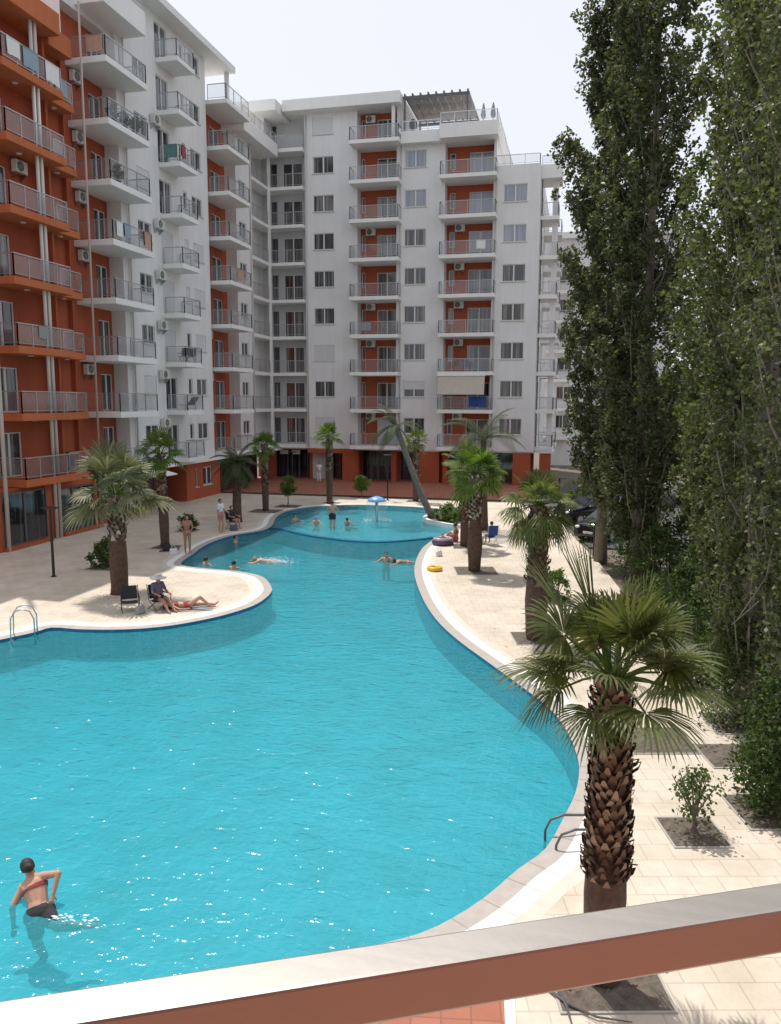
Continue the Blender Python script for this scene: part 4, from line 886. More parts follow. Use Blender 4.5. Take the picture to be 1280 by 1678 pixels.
kpt = np.array([all((q[0] - p[0]) ** 2 + (q[1] - p[1]) ** 2 > .9 for p in pool) and not any(0 for _ in ()) for q in Q])
lt = np_quads('leaf_litter', V[kpt].reshape(-1, 3), 'palm_boot'); lt['kind'] = 'stuff'; tag(lt, 'dry fallen leaves scattered over the paving under palms and poplars', 'leaf litter')
# planter island at the splash pool
isl = smooth_loop([(-8.5, 44.85), (-8.2, 43.65), (-7.4, 42.75), (-6.2, 42.0), (-5.7, 42.8), (-5.6, 46.2), (-6.9, 47.25), (-8.1, 46.9)], 5)
inn_ = offset_loop(isl, -.22)
pt = thing('planter', 'rounded white rimmed planter with low green plants jutting into the splash pool', 'planter', (-7, 44.8, 0))
m = MB(); n = len(isl); m.add([(*p, -.4) for p in isl] + [(*p, .2) for p in isl] + [(*p, .2) for p in inn_] + [(*p, .05) for p in inn_], [(k * n + i, k * n + (i + 1) % n, (k + 1) * n + (i + 1) % n, (k + 1) * n + i) for k in range(3) for i in range(n)]); m.build('rim', 'coping_white', pt)
o = flat_poly('soil', [inn_], .1, 'soil'); o.parent = pt; o.data.transform(Matrix.Translation((7, -44.8, 0)))
for i, (x, y) in enumerate(((-6.6, 43.2), (-6.2, 44.4), (-7.0, 44.2), (-6.4, 45.6), (-7.3, 46.2), (-7.2, 43.6))):
    bush(x, y, .55 + .1 * (i % 3), .5, ['low tuft at the near rim of the splash pool planter', 'low leafy tuft on the right side of the planter', 'low leafy tuft in the middle of the planter', 'low leafy tuft behind the planter middle', 'low leafy tuft at the far left of the planter', 'low leafy tuft right of the leaning palm foot'][i], 22, 'palm_leaf_green', .13, 4, 60 + i, 'low_plant', 0, 'plant', 'low plants in the splash pool planter', .1)

# ------------------------------------------------------------------ own balcony rail (the photographer's)
hr = thing('balcony_railing', 'brushed metal balcony handrail crossing the foreground above the pool', 'railing', (-.05, .7, 5.0))
ra_, rb_ = Vector((-2.6, -.62, 0)), Vector((2.6, 1.93, 0))
dr_ = (rb_ - ra_).normalized(); nn_ = Vector((dr_.y, -dr_.x, 0))
def rail_pt(t, off, z): return Vector((-.186, .8, 0)) + dr_ * t + nn_ * off + Z * z
m = MB(); zt = 6.1; w_ = .050; hh = .058
c0, c1 = -3, 3
m.add([rail_pt(t, o, z) for t in (c0, c1) for o, z in ((0, zt - hh), (w_, zt - hh), (w_, zt), (0, zt))], [(0, 1, 2, 3), (7, 6, 5, 4), (0, 4, 5, 1), (1, 5, 6, 2), (2, 6, 7, 3), (3, 7, 4, 0)])
mt_ = mat('handrail', (.46, .425, .39), .36, .85, .5, var=.07, vscale=3.5, bump=.012, bscale=60)
n_ = mt_.node_tree.nodes; tc_ = n_.new('ShaderNodeTexCoord'); mp_ = n_.new('ShaderNodeMapping'); mp_.inputs['Rotation'].default_value = (0, 0, R(-26)); mp_.inputs['Scale'].default_value = (2.5, 90, 90)
no_ = n_.new('ShaderNodeTexNoise'); no_.inputs['Scale'].default_value = 1; no_.inputs['Detail'].default_value = 8; mr_ = n_.new('ShaderNodeMapRange'); mr_.inputs['From Min'].default_value = .35; mr_.inputs['From Max'].default_value = .7; mr_.inputs['To Min'].default_value = .40; mr_.inputs['To Max'].default_value = .44
for a_, b_ in ((tc_.outputs['Object'], mp_.inputs['Vector']), (mp_.outputs[0], no_.inputs['Vector']), (no_.outputs['Fac'], mr_.inputs['Value']), (mr_.outputs[0], n_['Principled BSDF'].inputs['Roughness'])): mt_.node_tree.links.new(a_, b_)
m.build('handrail', 'handrail', hr, bevel=.004)
m = MB()
for t in (-2.4, 2.4): p = rail_pt(t, .02, 5.05); m.box(p.x - .02, p.y - .02, 5.05, p.x + .02, p.y + .02, zt - hh + .001)
m.build('post', 'steel', hr)
hb = thing('apartment_building', 'unseen white apartment front with terracotta recess and the balcony the view is taken from', 'building', (0, -2, 0))
m = MB(); wall(m, (0, -1.6, 0), U=(1, 0, 0), N=(0, 1, 0), u0=-14, u1=14, z0=0, z1=24, holes=[(-6.5, 6.5, 4.0, 9.5)], depth=.05); m.build('wall', 'white_wall', hb)
m = MB(); wall(m, (0, -1.65, 0), U=(1, 0, 0), N=(0, 1, 0), u0=-6.5, u1=6.5, z0=4.0, z1=9.5, holes=[(-1.2, 1.0, 5.1, 7.3)]); m.build('recess_wall', 'orange_wall', hb)  # out of view; recess added and widened for its red-brown reflection in the handrail
window(hb, (0, -1.65, 0), (1, 0, 0), (0, 1, 0), -1.2, 1.0, 5.1, 7.3, door=True)
MB().add([(-3.2, -1.59, 4.8), (2.9, -1.59, 4.8), (2.9, 1.6, 4.8), (-3.2, -1.0, 4.8), (-3.2, -1.59, 5.06), (2.9, -1.59, 5.06), (2.9, 1.6, 5.06), (-3.2, -1.0, 5.06)], [(0, 3, 2, 1), (4, 5, 6, 7), (0, 1, 5, 4), (1, 2, 6, 5), (2, 3, 7, 6), (3, 0, 4, 7)]).build('balcony', 'red_paving', hb)

# ------------------------------------------------------------------ air conditioners
ac0 = thing('air_conditioner', 'white outdoor air conditioner high in the red recess of the terracotta building, sixth balcony up', 'air conditioner', (XO + .02, 34.0, LV[5] + 2.0), 'outdoor air conditioning units on the facades')
# built facing +X, back at x=0
b = MB().box(.06, -.40, 0, .34, .40, .56); b.build('casing', 'ac_white', ac0, bevel=.02, move=False)
f = MB().tube([(.335, -.1, .28), (.352, -.1, .28)], .23, 18); fo = f.build('fan_grille', 'ac_dark', ac0, move=False)
q = MB()
for r_ in (.23, .16, .09):
    k = len(q.v); q.tube([(.354, -.1 + r_ * math.cos(a), .28 + r_ * math.sin(a)) for a in [i * 2 * math.pi / 16 for i in range(17)]], .006, 4)
for a in (0, 1.05, 2.09): q.beam((.356, -.1 + .23 * math.cos(a), .28 + .23 * math.sin(a)), (.356, -.1 - .23 * math.cos(a), .28 - .23 * math.sin(a)), .01, .008)
q.build('guard', 'ac_white', fo, move=False)
for y in (-.3, .3): MB().add([(0, y - .012, -.3), (0, y - .012, -.005), (.34, y - .012, -.005), (.34, y - .012, -.03), (.03, y - .012, -.3), (0, y + .012, -.3), (0, y + .012, -.005), (.34, y + .012, -.005), (.34, y + .012, -.03), (.03, y + .012, -.3)], [(0, 1, 2, 3, 4), (9, 8, 7, 6, 5), (0, 5, 6, 1), (1, 6, 7, 2), (2, 7, 8, 3), (3, 8, 9, 4), (4, 9, 5, 0)]).build('bracket', 'steel', ac0, move=False)
ac0['label'] = 'outdoor air conditioner above the railing of the terracotta building on the left'
ORD = ['', 'first', 'second', 'third', 'fourth', 'fifth', 'sixth', 'seventh', 'eighth', 'ninth']
for k in (2, 4, 5, 6, 7): copy_thing(ac0, (XR + .02, 39.7, LV[k + 1] - 1.0), 0, f'air conditioner in the red recess behind the {ORD[k]} floor balcony nearest the orange building')
for k in (1, 2, 3, 4, 5, 7): copy_thing(ac0, (XW + .02, 46.3, LV[k + 1] - 1.05), 0, f'air conditioner on white wall beside the small {ORD[k]} floor balcony of the left building')
for k in (1, 2, 3): copy_thing(ac0, (XR + .02, 54.6, LV[k + 1] - .95), 0, f'air conditioner in the red recess of the {ORD[k]} floor next to the inner corner')
for k in (1, 3, 4, 6, 9): copy_thing(ac0, (-17.3, YR - .02, LV[k] + 2.15 if k < 9 else LV[k] + 1.9), R(-90), f'air conditioner high on red wall of the {ORD[k]} floor recess nearer the inner corner')
for k in (1, 3, 4, 5, 6): copy_thing(ac0, (-9.85, YR - .02, LV[k] + 2.15), R(-90), f'air conditioner high on red wall of the {ORD[k]} floor recess nearer the right edge')

# ------------------------------------------------------------------ laundry and things on balconies
def cloth(label, p, q, drop, mt, name='towel', seed=0, thick=.012, cat='towel', group='laundry hanging on the balconies'):
    """cloth hung over a rail from p to q"""
    rr = random.Random(seed); p, q = Vector(p), Vector(q); n = 14; d = (q - p); nn = d.cross(Z).normalized(); m = MB(); V = []
    for sg in (1, -1):
        for j in range(7):
            for i in range(n + 1):
                u = i / n; v = j / 6; wv = .018 * math.sin(u * 17 + seed) * v + .012 * math.sin(u * 31 + 2 * seed) * v
                V.append(p + d * u + nn * (sg * (.034 + thick * .5 + .01 * v) + wv) + Z * (.035 - drop * v * (1 if sg > 0 else .85) - .02 * math.sin(u * 5 + seed) * v))
    F = [(s * 7 * (n + 1) + j * (n + 1) + i, s * 7 * (n + 1) + j * (n + 1) + i + 1, s * 7 * (n + 1) + (j + 1) * (n + 1) + i + 1, s * 7 * (n + 1) + (j + 1) * (n + 1) + i) for s in (0, 1) for j in range(6) for i in range(n)]
    F += [(i, i + 1, 7 * (n + 1) + i + 1, 7 * (n + 1) + i) for i in range(n)]
    m.add(V, F); o = m.build(name, mt, smooth=True); return tag(o, label, cat, group)
z7 = LV[7] + 1.0
cloth('white towel with a blue print hanging over the top orange balcony rail', (-24.52, 31.9, z7), (-24.52, 32.75, z7), .75, 'white_fabric', seed=1)
cloth('light blue towel hanging in the middle of the top orange balcony rail', (-24.52, 32.95, z7), (-24.52, 34.0, z7), .85, 'lightblue_fabric', seed=2)
cloth('white sheet at the far end of the top orange balcony rail', (-24.52, 34.5, z7), (-24.52, 35.5, z7), .9, 'white_fabric', seed=3)
cloth('pale towel on the set back end of the top orange balcony', (-25.17, 36.1, z7), (-25.17, 37.0, z7), .8, 'lightblue_fabric', seed=4)
cloth('patterned peach bedspread over the near rail of a high white balcony', (XW + .35, 39.17, LV[8] + 1), (-24.4, 39.17, LV[8] + 1), .85, 'peach_fabric', seed=5, name='bedspread', cat='bedspread')
cloth('white shirt drying on the fifth floor balcony nearest the orange building', (-24.27, 39.5, LV[5] + 1), (-24.27, 40.1, LV[5] + 1), .8, 'white_fabric', seed=6, name='shirt', cat='shirt')
cloth('blue cloth drying beside the white shirt on the fifth floor balcony', (-24.27, 40.25, LV[5] + 1), (-24.27, 40.9, LV[5] + 1), .75, 'lightblue_fabric', seed=7)
cloth('peach towel drying at the far end of the fifth floor balcony', (-24.27, 42.3, LV[5] + 1), (-24.27, 43.0, LV[5] + 1), .9, 'peach_fabric', seed=8)
cloth('teal towel over the rail of a small white balcony halfway along the left building', (XW + .4, 46.97, LV[7] + 1), (-24.5, 46.97, LV[7] + 1), .8, 'teal_fabric', seed=9)
cloth('red towel on the front rail of the same small balcony as the teal one', (-24.32, 47.2, LV[7] + 1), (-24.32, 47.7, LV[7] + 1), .7, 'red_fabric', seed=10)
cloth('dark blue cloth on the rail under the beige blind', (-8.6, 64.27, LV[2] + 1), (-7.2, 64.27, LV[2] + 1), .8, 'blue_fabric', seed=11)
cloth('grey blanket over the rail of the fourth floor recess nearer the inner corner', (-17.6, 64.27, LV[4] + 1), (-16.7, 64.27, LV[4] + 1), .75, 'grey_fabric', seed=21, name='blanket', cat='blanket')
cloth('white towel on the rail of the sixth floor balcony nearer the right edge', (-8.2, 64.27, LV[6] + 1), (-7.5, 64.27, LV[6] + 1), .7, 'white_fabric', seed=22)
cloth('two tone cloth on the fifth floor rail of the narrow inner corner', (-24.32, 55.2, LV[5] + 1), (-24.32, 56.1, LV[5] + 1), .8, 'peach_fabric', seed=23)
cloth('dark cloth on the second floor rail of the orange building', (-24.52, 33.0, LV[3] + 1), (-24.52, 33.7, LV[3] + 1), .6, 'grey_fabric', seed=24)
bl = thing('roller_blind', 'beige fabric blind let down over a low balcony of the far block', 'blind', (-9.2, 64.2, LV[3] - .3), None)
m = MB(); V = []
for j in range(9):
    for i in range(13): V.append((-11.1 + 3.75 * i / 12, 64.16 - .42 * (j / 8) ** 1.1, LV[3] - .34 - 1.5 * j / 8 + .01 * math.sin(i * 2.1)))
m.add(V, [(j * 13 + i, j * 13 + i + 1, (j + 1) * 13 + i + 1, (j + 1) * 13 + i) for j in range(8) for i in range(12)]); m.build('fabric', 'shade_fabric', bl, True)
MB().tube([(-11.15, 64.14, LV[3] - .33), (-7.3, 64.14, LV[3] - .33)], .06, 10).build('roller', 'frame_white', bl); MB().tube([(-11.15, 63.74, LV[3] - 1.85), (-7.3, 63.74, LV[3] - 1.85)], .025, 8).build('bottom_bar', 'frame_dark', bl)
m = MB()
for x in (-11.1, -7.35): m.beam((x, 63.75, LV[3] - 1.85), (x, 64.3, LV[3] - 1.3), .025, .025)
m.build('arms', 'frame_dark', bl)
pg = thing('pergola', 'dark timber pergola with striped fabric on the roof terrace of the far block', 'pergola', (-11.8, 68, LV[9] + .5))
zr = 30.35
for x, y in ((-14.2, 65.2), (-9.2, 65.2), (-14.2, 71.5), (-9.2, 71.5)): MB().box(x - .07, y - .07, LV[9] + .55, x + .07, y + .07, zr).build('post', 'frame_dark', pg)
m = MB()
for y in (65.2, 71.5): MB().box(-14.35, y - .08, zr, -9.05, y + .08, zr + .22).build('beam', 'frame_dark', pg)
m = MB()
for i in range(9): x = -14.2 + 5 * i / 8; m.box(x - .06, 65.1, zr + .221, x + .06, 71.7, zr + .42)
m.build('rafters', 'frame_dark', pg)
m = MB()
for i in range(8):
    x0 = -14.2 + 5 * i / 8 + .06; x1 = -14.2 + 5 * (i + 1) / 8 - .06; V = []
    for j in range(13): y = 65.3 + 6.2 * j / 12; sag = .10 * math.sin(math.pi * (j % 4) / 4); V += [(x0, y, zr + .30 - sag), (x1, y, zr + .30 - sag)]
    m.add(V, [(2 * j, 2 * j + 1, 2 * j + 3, 2 * j + 2) for j in range(12)])
m.build('fabric', 'pergola_fabric', pg)
for i, x in enumerate((-8.0, -7.25)):
    t = thing('parasol', ['closed grey parasol next to the pergola on the roof terrace', 'closed grey parasol at the right corner of the roof terrace'][i], 'parasol', (x, 65.6, LV[9] + .4), 'closed parasols on the roof terrace')
    MB().tube([(x, 65.6, LV[9] + .4), (x, 65.6, LV[9] + 2.45)], .025, 8).build('pole', 'frame_dark', t); MB().lathe((x, 65.6, LV[9] + 1.35), [(.16, 0), (.2, .2), (.15, .6), (.05, 1.05)], 10, .15).build('canopy', 'grey_fabric', t)
gs = thing('barbecue', 'dark covered barbecue standing by the terrace railing left of the pergola', 'barbecue', (-13.6, 65.6, LV[9] + .5))
MB().lathe((-13.6, 65.6, LV[9] + .95), [(.25, 0), (.33, .2), (.3, .5), (.12, .68)], 12).build('cover', 'dark_fabric', gs, True); m = MB()
for a in (0, 2.1, 4.2): m.beam((-13.6 + .25 * math.cos(a), 65.6 + .25 * math.sin(a), LV[9] + .52), (-13.6, 65.6, LV[9] + 1.0), .03, .03)
m.build('legs', 'black_metal', gs)
def potplant(x, y, z, label, h=.75, seed=1):
    t = bush(x, y, z and h or h, .33, label, 24, 'shoot_leaf', .09, 4, seed, 'potted_plant', .28, 'plant', 'potted plants on the balconies', z); MB().lathe((x, y, z), [(.11, 0), (.16, .26), (.17, .28), (.14, .27)], 12).build('pot', 'dark_fabric', t); return t
for i, y in enumerate((40.2, 41.2, 42.2)): potplant(-24.55, y, LV[7], ['potted plant nearest the corner of the seventh floor balcony', 'middle potted plant along the seventh floor balcony rail', 'potted plant at the far end of the seventh floor balcony'][i], .95, 80 + i)
potplant(-24.7, 40.6, LV[6], 'dark leafy pot plant behind glass on the sixth floor balcony', 1.1, 85); potplant(-25.5, 36.2, LV[1], 'green pot plant on the lowest orange balcony', .9, 88)

def chair(x, y, z, rz, label, fab='dark_fabric', metal='black_metal', group='folding chairs', name='folding_chair', back=.5, seat=.42):
    t = thing(name, label, 'chair', (x, y, z), group, rz)      # faces -Y locally
    s = MB(); n = 6; V = []
    for j in range(n + 1):
        for i in range(5): V.append((-.24 + .12 * i, -.22 + .44 * j / n, seat - .03 * math.sin(math.pi * j / n) - .015 * math.sin(math.pi * i / 4)))
    s.add(V, [(j * 5 + i, j * 5 + i + 1, (j + 1) * 5 + i + 1, (j + 1) * 5 + i) for j in range(n) for i in range(4)]); s.build('seat', fab, t, True, move=False)
    s = MB(); V = []
    for j in range(6):
        for i in range(5): V.append((-.24 + .12 * i, .22 + .10 * j / 5 + .03 * math.sin(math.pi * i / 4), seat + .04 + back * j / 5))
    s.add(V, [(j * 5 + i, j * 5 + i + 1, (j + 1) * 5 + i + 1, (j + 1) * 5 + i) for j in range(5) for i in range(4)]); s.build('backrest', fab, t, True, move=False)
    for sg in (-1, 1):
        MB().tube([(sg * .27, -.26, 0), (sg * .27, .22, seat + .02), (sg * .27, .33, seat + back + .06)], .013, 6).build('leg', metal, t, move=False)
        MB().tube([(sg * .27, .30, 0), (sg * .27, -.22, seat + .02), (sg * .27, -.24, seat + .2)], .013, 6).build('leg', metal, t, move=False)
        MB().tube([(sg * .27, -.27, seat + .2), (sg * .27, .26, seat + .2)], .02, 6).build('armrest', metal, t, move=False)
    return t
chair(-13.85, 22.45, 0, R(35), 'empty black folding chair just right of the thick palm trunk', seat=.30, back=.42)
chair(-13.05, 22.9, 0, R(60), 'dark folding chair the seated sunbather with the grey hat uses', seat=.30, back=.45)
chair(-3.85, 37.45, 0, R(-150), 'blue folding camp chair on the sunny paving behind the palms', 'blue_fabric', 'steel', None, 'camp_chair')
chair(-17.75, 38.95, 0, R(70), 'dark folding chair under the bushy feather palm on the left deck')
chair(-24.8, 47.6, LV[4] - LV[1] + 0.0, R(0), 'black chair nearer the rail of a small white balcony on the third floor', 'dark_fabric', 'black_metal'); chair(-24.75, 48.5, LV[3], R(10), 'black chair on the far side of the third floor small balcony')
chair(-9.0, 65.2, LV[3], R(20), 'dark blue chair on the third floor balcony above the beige blind', 'blue_fabric'); chair(-10.0, 65.3, LV[3], R(-30), 'black chair beside the blue one above the beige blind')
for o in bpy.data.objects:
    if o.get('label', '').startswith('black chair nearer'): o.location.z = LV[3]
lg = thing('deck_chair', 'reclined folding lounger on a low white balcony of the left building', 'lounger', (-24.7, 47.9, LV[2]))
m = MB(); m.beam((-24.75, 47.1, LV[2] + .35), (-24.75, 48.3, LV[2] + .35), .5, .03); m.beam((-24.75, 48.3, LV[2] + .35), (-24.75, 48.95, LV[2] + .85), .5, .03); m.build('bed', 'dark_fabric', lg)
m = MB(); m.tube([(-24.5, 47.2, LV[2]), (-24.5, 47.7, LV[2] + .35)], .015, 6).tube([(-24.5, 48.5, LV[2]), (-24.5, 48.0, LV[2] + .35)], .015, 6).tube([(-25, 47.2, LV[2]), (-25, 47.7, LV[2] + .35)], .015, 6).tube([(-25, 48.5, LV[2]), (-25, 48.0, LV[2] + .35)], .015, 6); m.build('legs', 'steel', lg)

# ------------------------------------------------------------------ lamp posts
def lamp(x, y, h, label, head=True, rz=0):
    t = thing('lamp_post', label, 'lamp post', (x, y, 0), 'slim black lamp posts round the pool', rz)
    MB().lathe((0, 0, 0), [(.11, 0), (.11, .03), (.055, .05), (.05, h * .5), (.045, h)], 12).build('pole', 'black_metal', t, move=False)
    if head:
        q = MB(); q.box(-.30, -.16, h, .30, .16, h + .055); q.build('lamp_head', 'black_metal', t, bevel=.015, move=False); MB().box(-.22, -.11, h - .008, .22, .11, h - .001).build('diffuser', 'lamp_glass', t, move=False)
    return t
lamp(-19.46, 26.3, 2.65, 'black lamp post on the shaded deck in front of the shop windows'); lamp(-12.6, 53.0, 3.1, 'black lamp post behind the mushroom fountain'); lamp(-20.6, 56.0, 3.0, 'black lamp post on the red terrace left of the straight palm')
lamp(.86, 35.2, 1.55, 'short black lamp post at the deck edge by the poplar feet'); lamp(-.85, 42.9, 2.75, 'black lamp post beside the parked cars')

# ------------------------------------------------------------------ mushroom fountain
ft = thing('fountain', 'blue mushroom water fountain spilling a curtain of water in the splash pool', 'fountain', (-11.08, 43.9, -.34))
MB().tube([(-11.08, 43.9, -.33), (-11.08, 43.9, 1.15)], .085, 12).build('stem', 'steel', ft, True)
MB().lathe((-11.08, 43.9, 1.06), [(.06, .02), (.40, .0), (.53, .02), (.52, .08), (.42, .19), (.24, .27), (.06, .31), (.02, .312)], 24).build('cap', 'blue_plastic', ft, True)
m = MB(); n = 40; V = []
for j in range(8):
    for i in range(n):
        a = 2 * math.pi * i / n; q = .53 + .10 * (j / 7) ** .7 + .012 * math.sin(a * 9 + j); V.append((-11.08 + q * math.cos(a), 43.9 + q * math.sin(a), 1.11 - 1.15 * (j / 7) ** 1.6))
m.add(V, [(j * n + i, j * n + (i + 1) % n, (j + 1) * n + (i + 1) % n, (j + 1) * n + i) for j in range(7) for i in range(n)]); m.build('water_curtain', 'water_veil', ft, True)
m = MB()
for i in range(220):
    a = rnd.uniform(0, 6.28); q = rnd.gauss(.64, .14); s_ = rnd.uniform(.010, .03); m.ell((-11.08 + q * math.cos(a), 43.9 + q * math.sin(a), -.045 + rnd.random() ** 3 * .18), (s_, s_, s_ * .6), 6, 4)
o = m.build('splash', 'foam', ft); o['kind'] = 'stuff'

# ------------------------------------------------------------------ pool ladders
def ladder(x, y, rz, label, mt='steel'):
    t = thing('pool_ladder', label, 'pool ladder', (x, y, 0), 'pool ladders', rz)      # water on local -Y side
    for sx in (-.26, .26):
        MB().tube([(sx, .55, 0), (sx, .55, .55), (sx, .45, .78), (sx, .25, .86), (sx, .05, .80), (sx, -.06, .6), (sx, -.08, .1), (sx, -.08, -.75)], .021, 8).build('handrail', mt, t, True, move=False)
    for i in range(3): MB().box(-.24, -.13, -.62 + .26 * i, .24, -.04, -.59 + .26 * i).build('step', 'steel', t, move=False)
    return t
ladder(-15.5, 19.1, R(-60), 'steel pool ladder on the left bank at the picture edge')
ld = thing('pool_ladder', 'low dark bronze pool grab rails half hidden behind the nearest palm trunk', 'pool ladder', (-.1, 11.75, 0), 'pool ladders', R(-66))
for sx in (-.22, .22): MB().tube([(sx, .75, .0), (sx, .72, .16), (sx, .6, .26), (sx, .2, .30), (sx, -.02, .24), (sx, -.1, .08), (sx, -.1, -.6)], .02, 8).build('handrail', 'frame_dark', ld, True, move=False)
for i in range(2): MB().box(-.2, -.15, -.5 + .26 * i, .2, -.06, -.47 + .26 * i).build('step', 'steel', ld, move=False)

# ------------------------------------------------------------------ swim ring, inflatable, bags
def torus(c, R_, r, n=32, k=12, sq=1.0, ex=1.0):
    m = MB(); V = []
    for i in range(n):
        a = 2 * math.pi * i / n
        for j in range(k): b = 2 * math.pi * j / k; V.append((c[0] + (R_ * ex + r * math.cos(b)) * math.cos(a), c[1] + (R_ + r * math.cos(b)) * math.sin(a), c[2] + r * sq * math.sin(b)))
    m.add(V, [(i * k + j, ((i + 1) % n) * k + j, ((i + 1) % n) * k + (j + 1) % k, i * k + (j + 1) % k) for i in range(n) for j in range(k)]); return m
o = torus((-5.42, 31.0, .09), .24, .09).build('swim_ring', 'yellow_vinyl', smooth=True); tag(o, 'yellow swim ring lying on the white coping stones', 'swim ring')
ib = thing('inflatable_boat', 'purple and pink inflatable boat lying on the right rim of the pool', 'inflatable boat', (-6.05, 36.8, .02), None, R(25))
torus((0, 0, .12), .31, .115, ex=1.35).build('lower_tube', 'purple_vinyl', ib, True, move=False); torus((0, 0, .27), .30, .075, ex=1.36).build('upper_tube', 'pink_vinyl', ib, True, move=False); MB().lathe((0, 0, .05), [(.29, 0), (.29, .03)], 20).build('floor', 'pink_vinyl', ib, move=False)
def bag(x, y, label, mt, s=1.0, rz=0):
    t = thing('beach_bag', label, 'bag', (x, y, 0), 'bags and towels left on the deck', rz); m = MB(); V = []
    for j in range(5):
        f = j / 4
        for i in range(16): a = 2 * math.pi * i / 16; V.append((math.copysign(abs(math.cos(a)) ** .6, math.cos(a)) * .21 * s * (1 - .12 * f), math.copysign(abs(math.sin(a)) ** .6, math.sin(a)) * .11 * s * (1 - .35 * f), .30 * s * f + .01 * math.sin(3 * a)))
    m.add(V, [(j * 16 + i, j * 16 + (i + 1) % 16, (j + 1) * 16 + (i + 1) % 16, (j + 1) * 16 + i) for j in range(4) for i in range(16)] + [tuple(range(64, 80)), tuple(reversed(range(16)))]); m.build('body', mt, t, True, move=False)
    MB().tube([(-.1 * s, 0, .29 * s), (-.08 * s, 0, .45 * s), (.08 * s, 0, .45 * s), (.1 * s, 0, .29 * s)], .012, 6).build('handle', mt, t, move=False); return t
bag(-12.75, 22.95, 'dark bag on the paving between the chairs and the lying sunbather', 'dark_fabric', .8, .4); bag(-13.35, 22.2, 'grey bag under the folding chairs by the thick palm', 'grey_fabric', .8, 1.2); bag(-17.9, 32.2, 'dark bag at the foot of the slim palm by the standing bather', 'dark_fabric', .9); bag(-17.2, 31.5, 'white bag behind the bather at the inner pool corner', 'white_fabric', .9, 1.0); bag(-5.75, 34.0, 'small white bag on the coping between the boat and the yellow ring', 'white_fabric', .8, .8); bag(-17.4, 38.3, 'dark rucksack next to the seated people under the feather palm', 'purple_fabric', 1.0, .5)
o = MB().add([(-18.4, 32.0, .006), (-17.6, 31.7, .006), (-17.2, 32.9, .006), (-17.9, 33.2, .006)], [(0, 1, 2, 3)])
def towel(x, y, rz, label, mt, L=1.6, W=.8):
    m = MB(); V = []; n = 12
    for j in range(n + 1):
        for i in range(7): V.append((-W / 2 + W * i / 6, -L / 2 + L * j / n, .016 + .008 * math.sin(i * 1.7 + j) + .006 * math.sin(j * 2.3)))
    m.add(V, [(j * 7 + i, j * 7 + i + 1, (j + 1) * 7 + i + 1, (j + 1) * 7 + i) for j in range(n) for i in range(6)]); o = m.build('beach_towel', mt); o.location = (x, y, 0); o.rotation_euler.z = rz
    s = o.modifiers.new('thick', 'SOLIDIFY'); s.thickness = .012; return tag(o, label, 'towel', 'bags and towels left on the deck')
towel(-12.2, 23.15, R(-65), 'pale grey towel under the lying sunbather', 'grey_fabric'); towel(-17.95, 32.55, R(20), 'dark purple towel spread at the foot of the slim palm', 'purple_fabric', 1.2)
tr_ = thing('folding_table', 'low white plastic table beside the blue camp chair', 'table', (-4.45, 37.6, 0))
MB().box(-4.7, 37.4, .38, -4.2, 37.8, .41).build('tabletop', 'white_fabric', tr_, bevel=.01)
for a, b_ in ((-4.66, 37.44), (-4.24, 37.44), (-4.66, 37.76), (-4.24, 37.76)): MB().tube([(a, b_, 0), (a, b_, .38)], .018, 6).build('leg', 'steel', tr_)

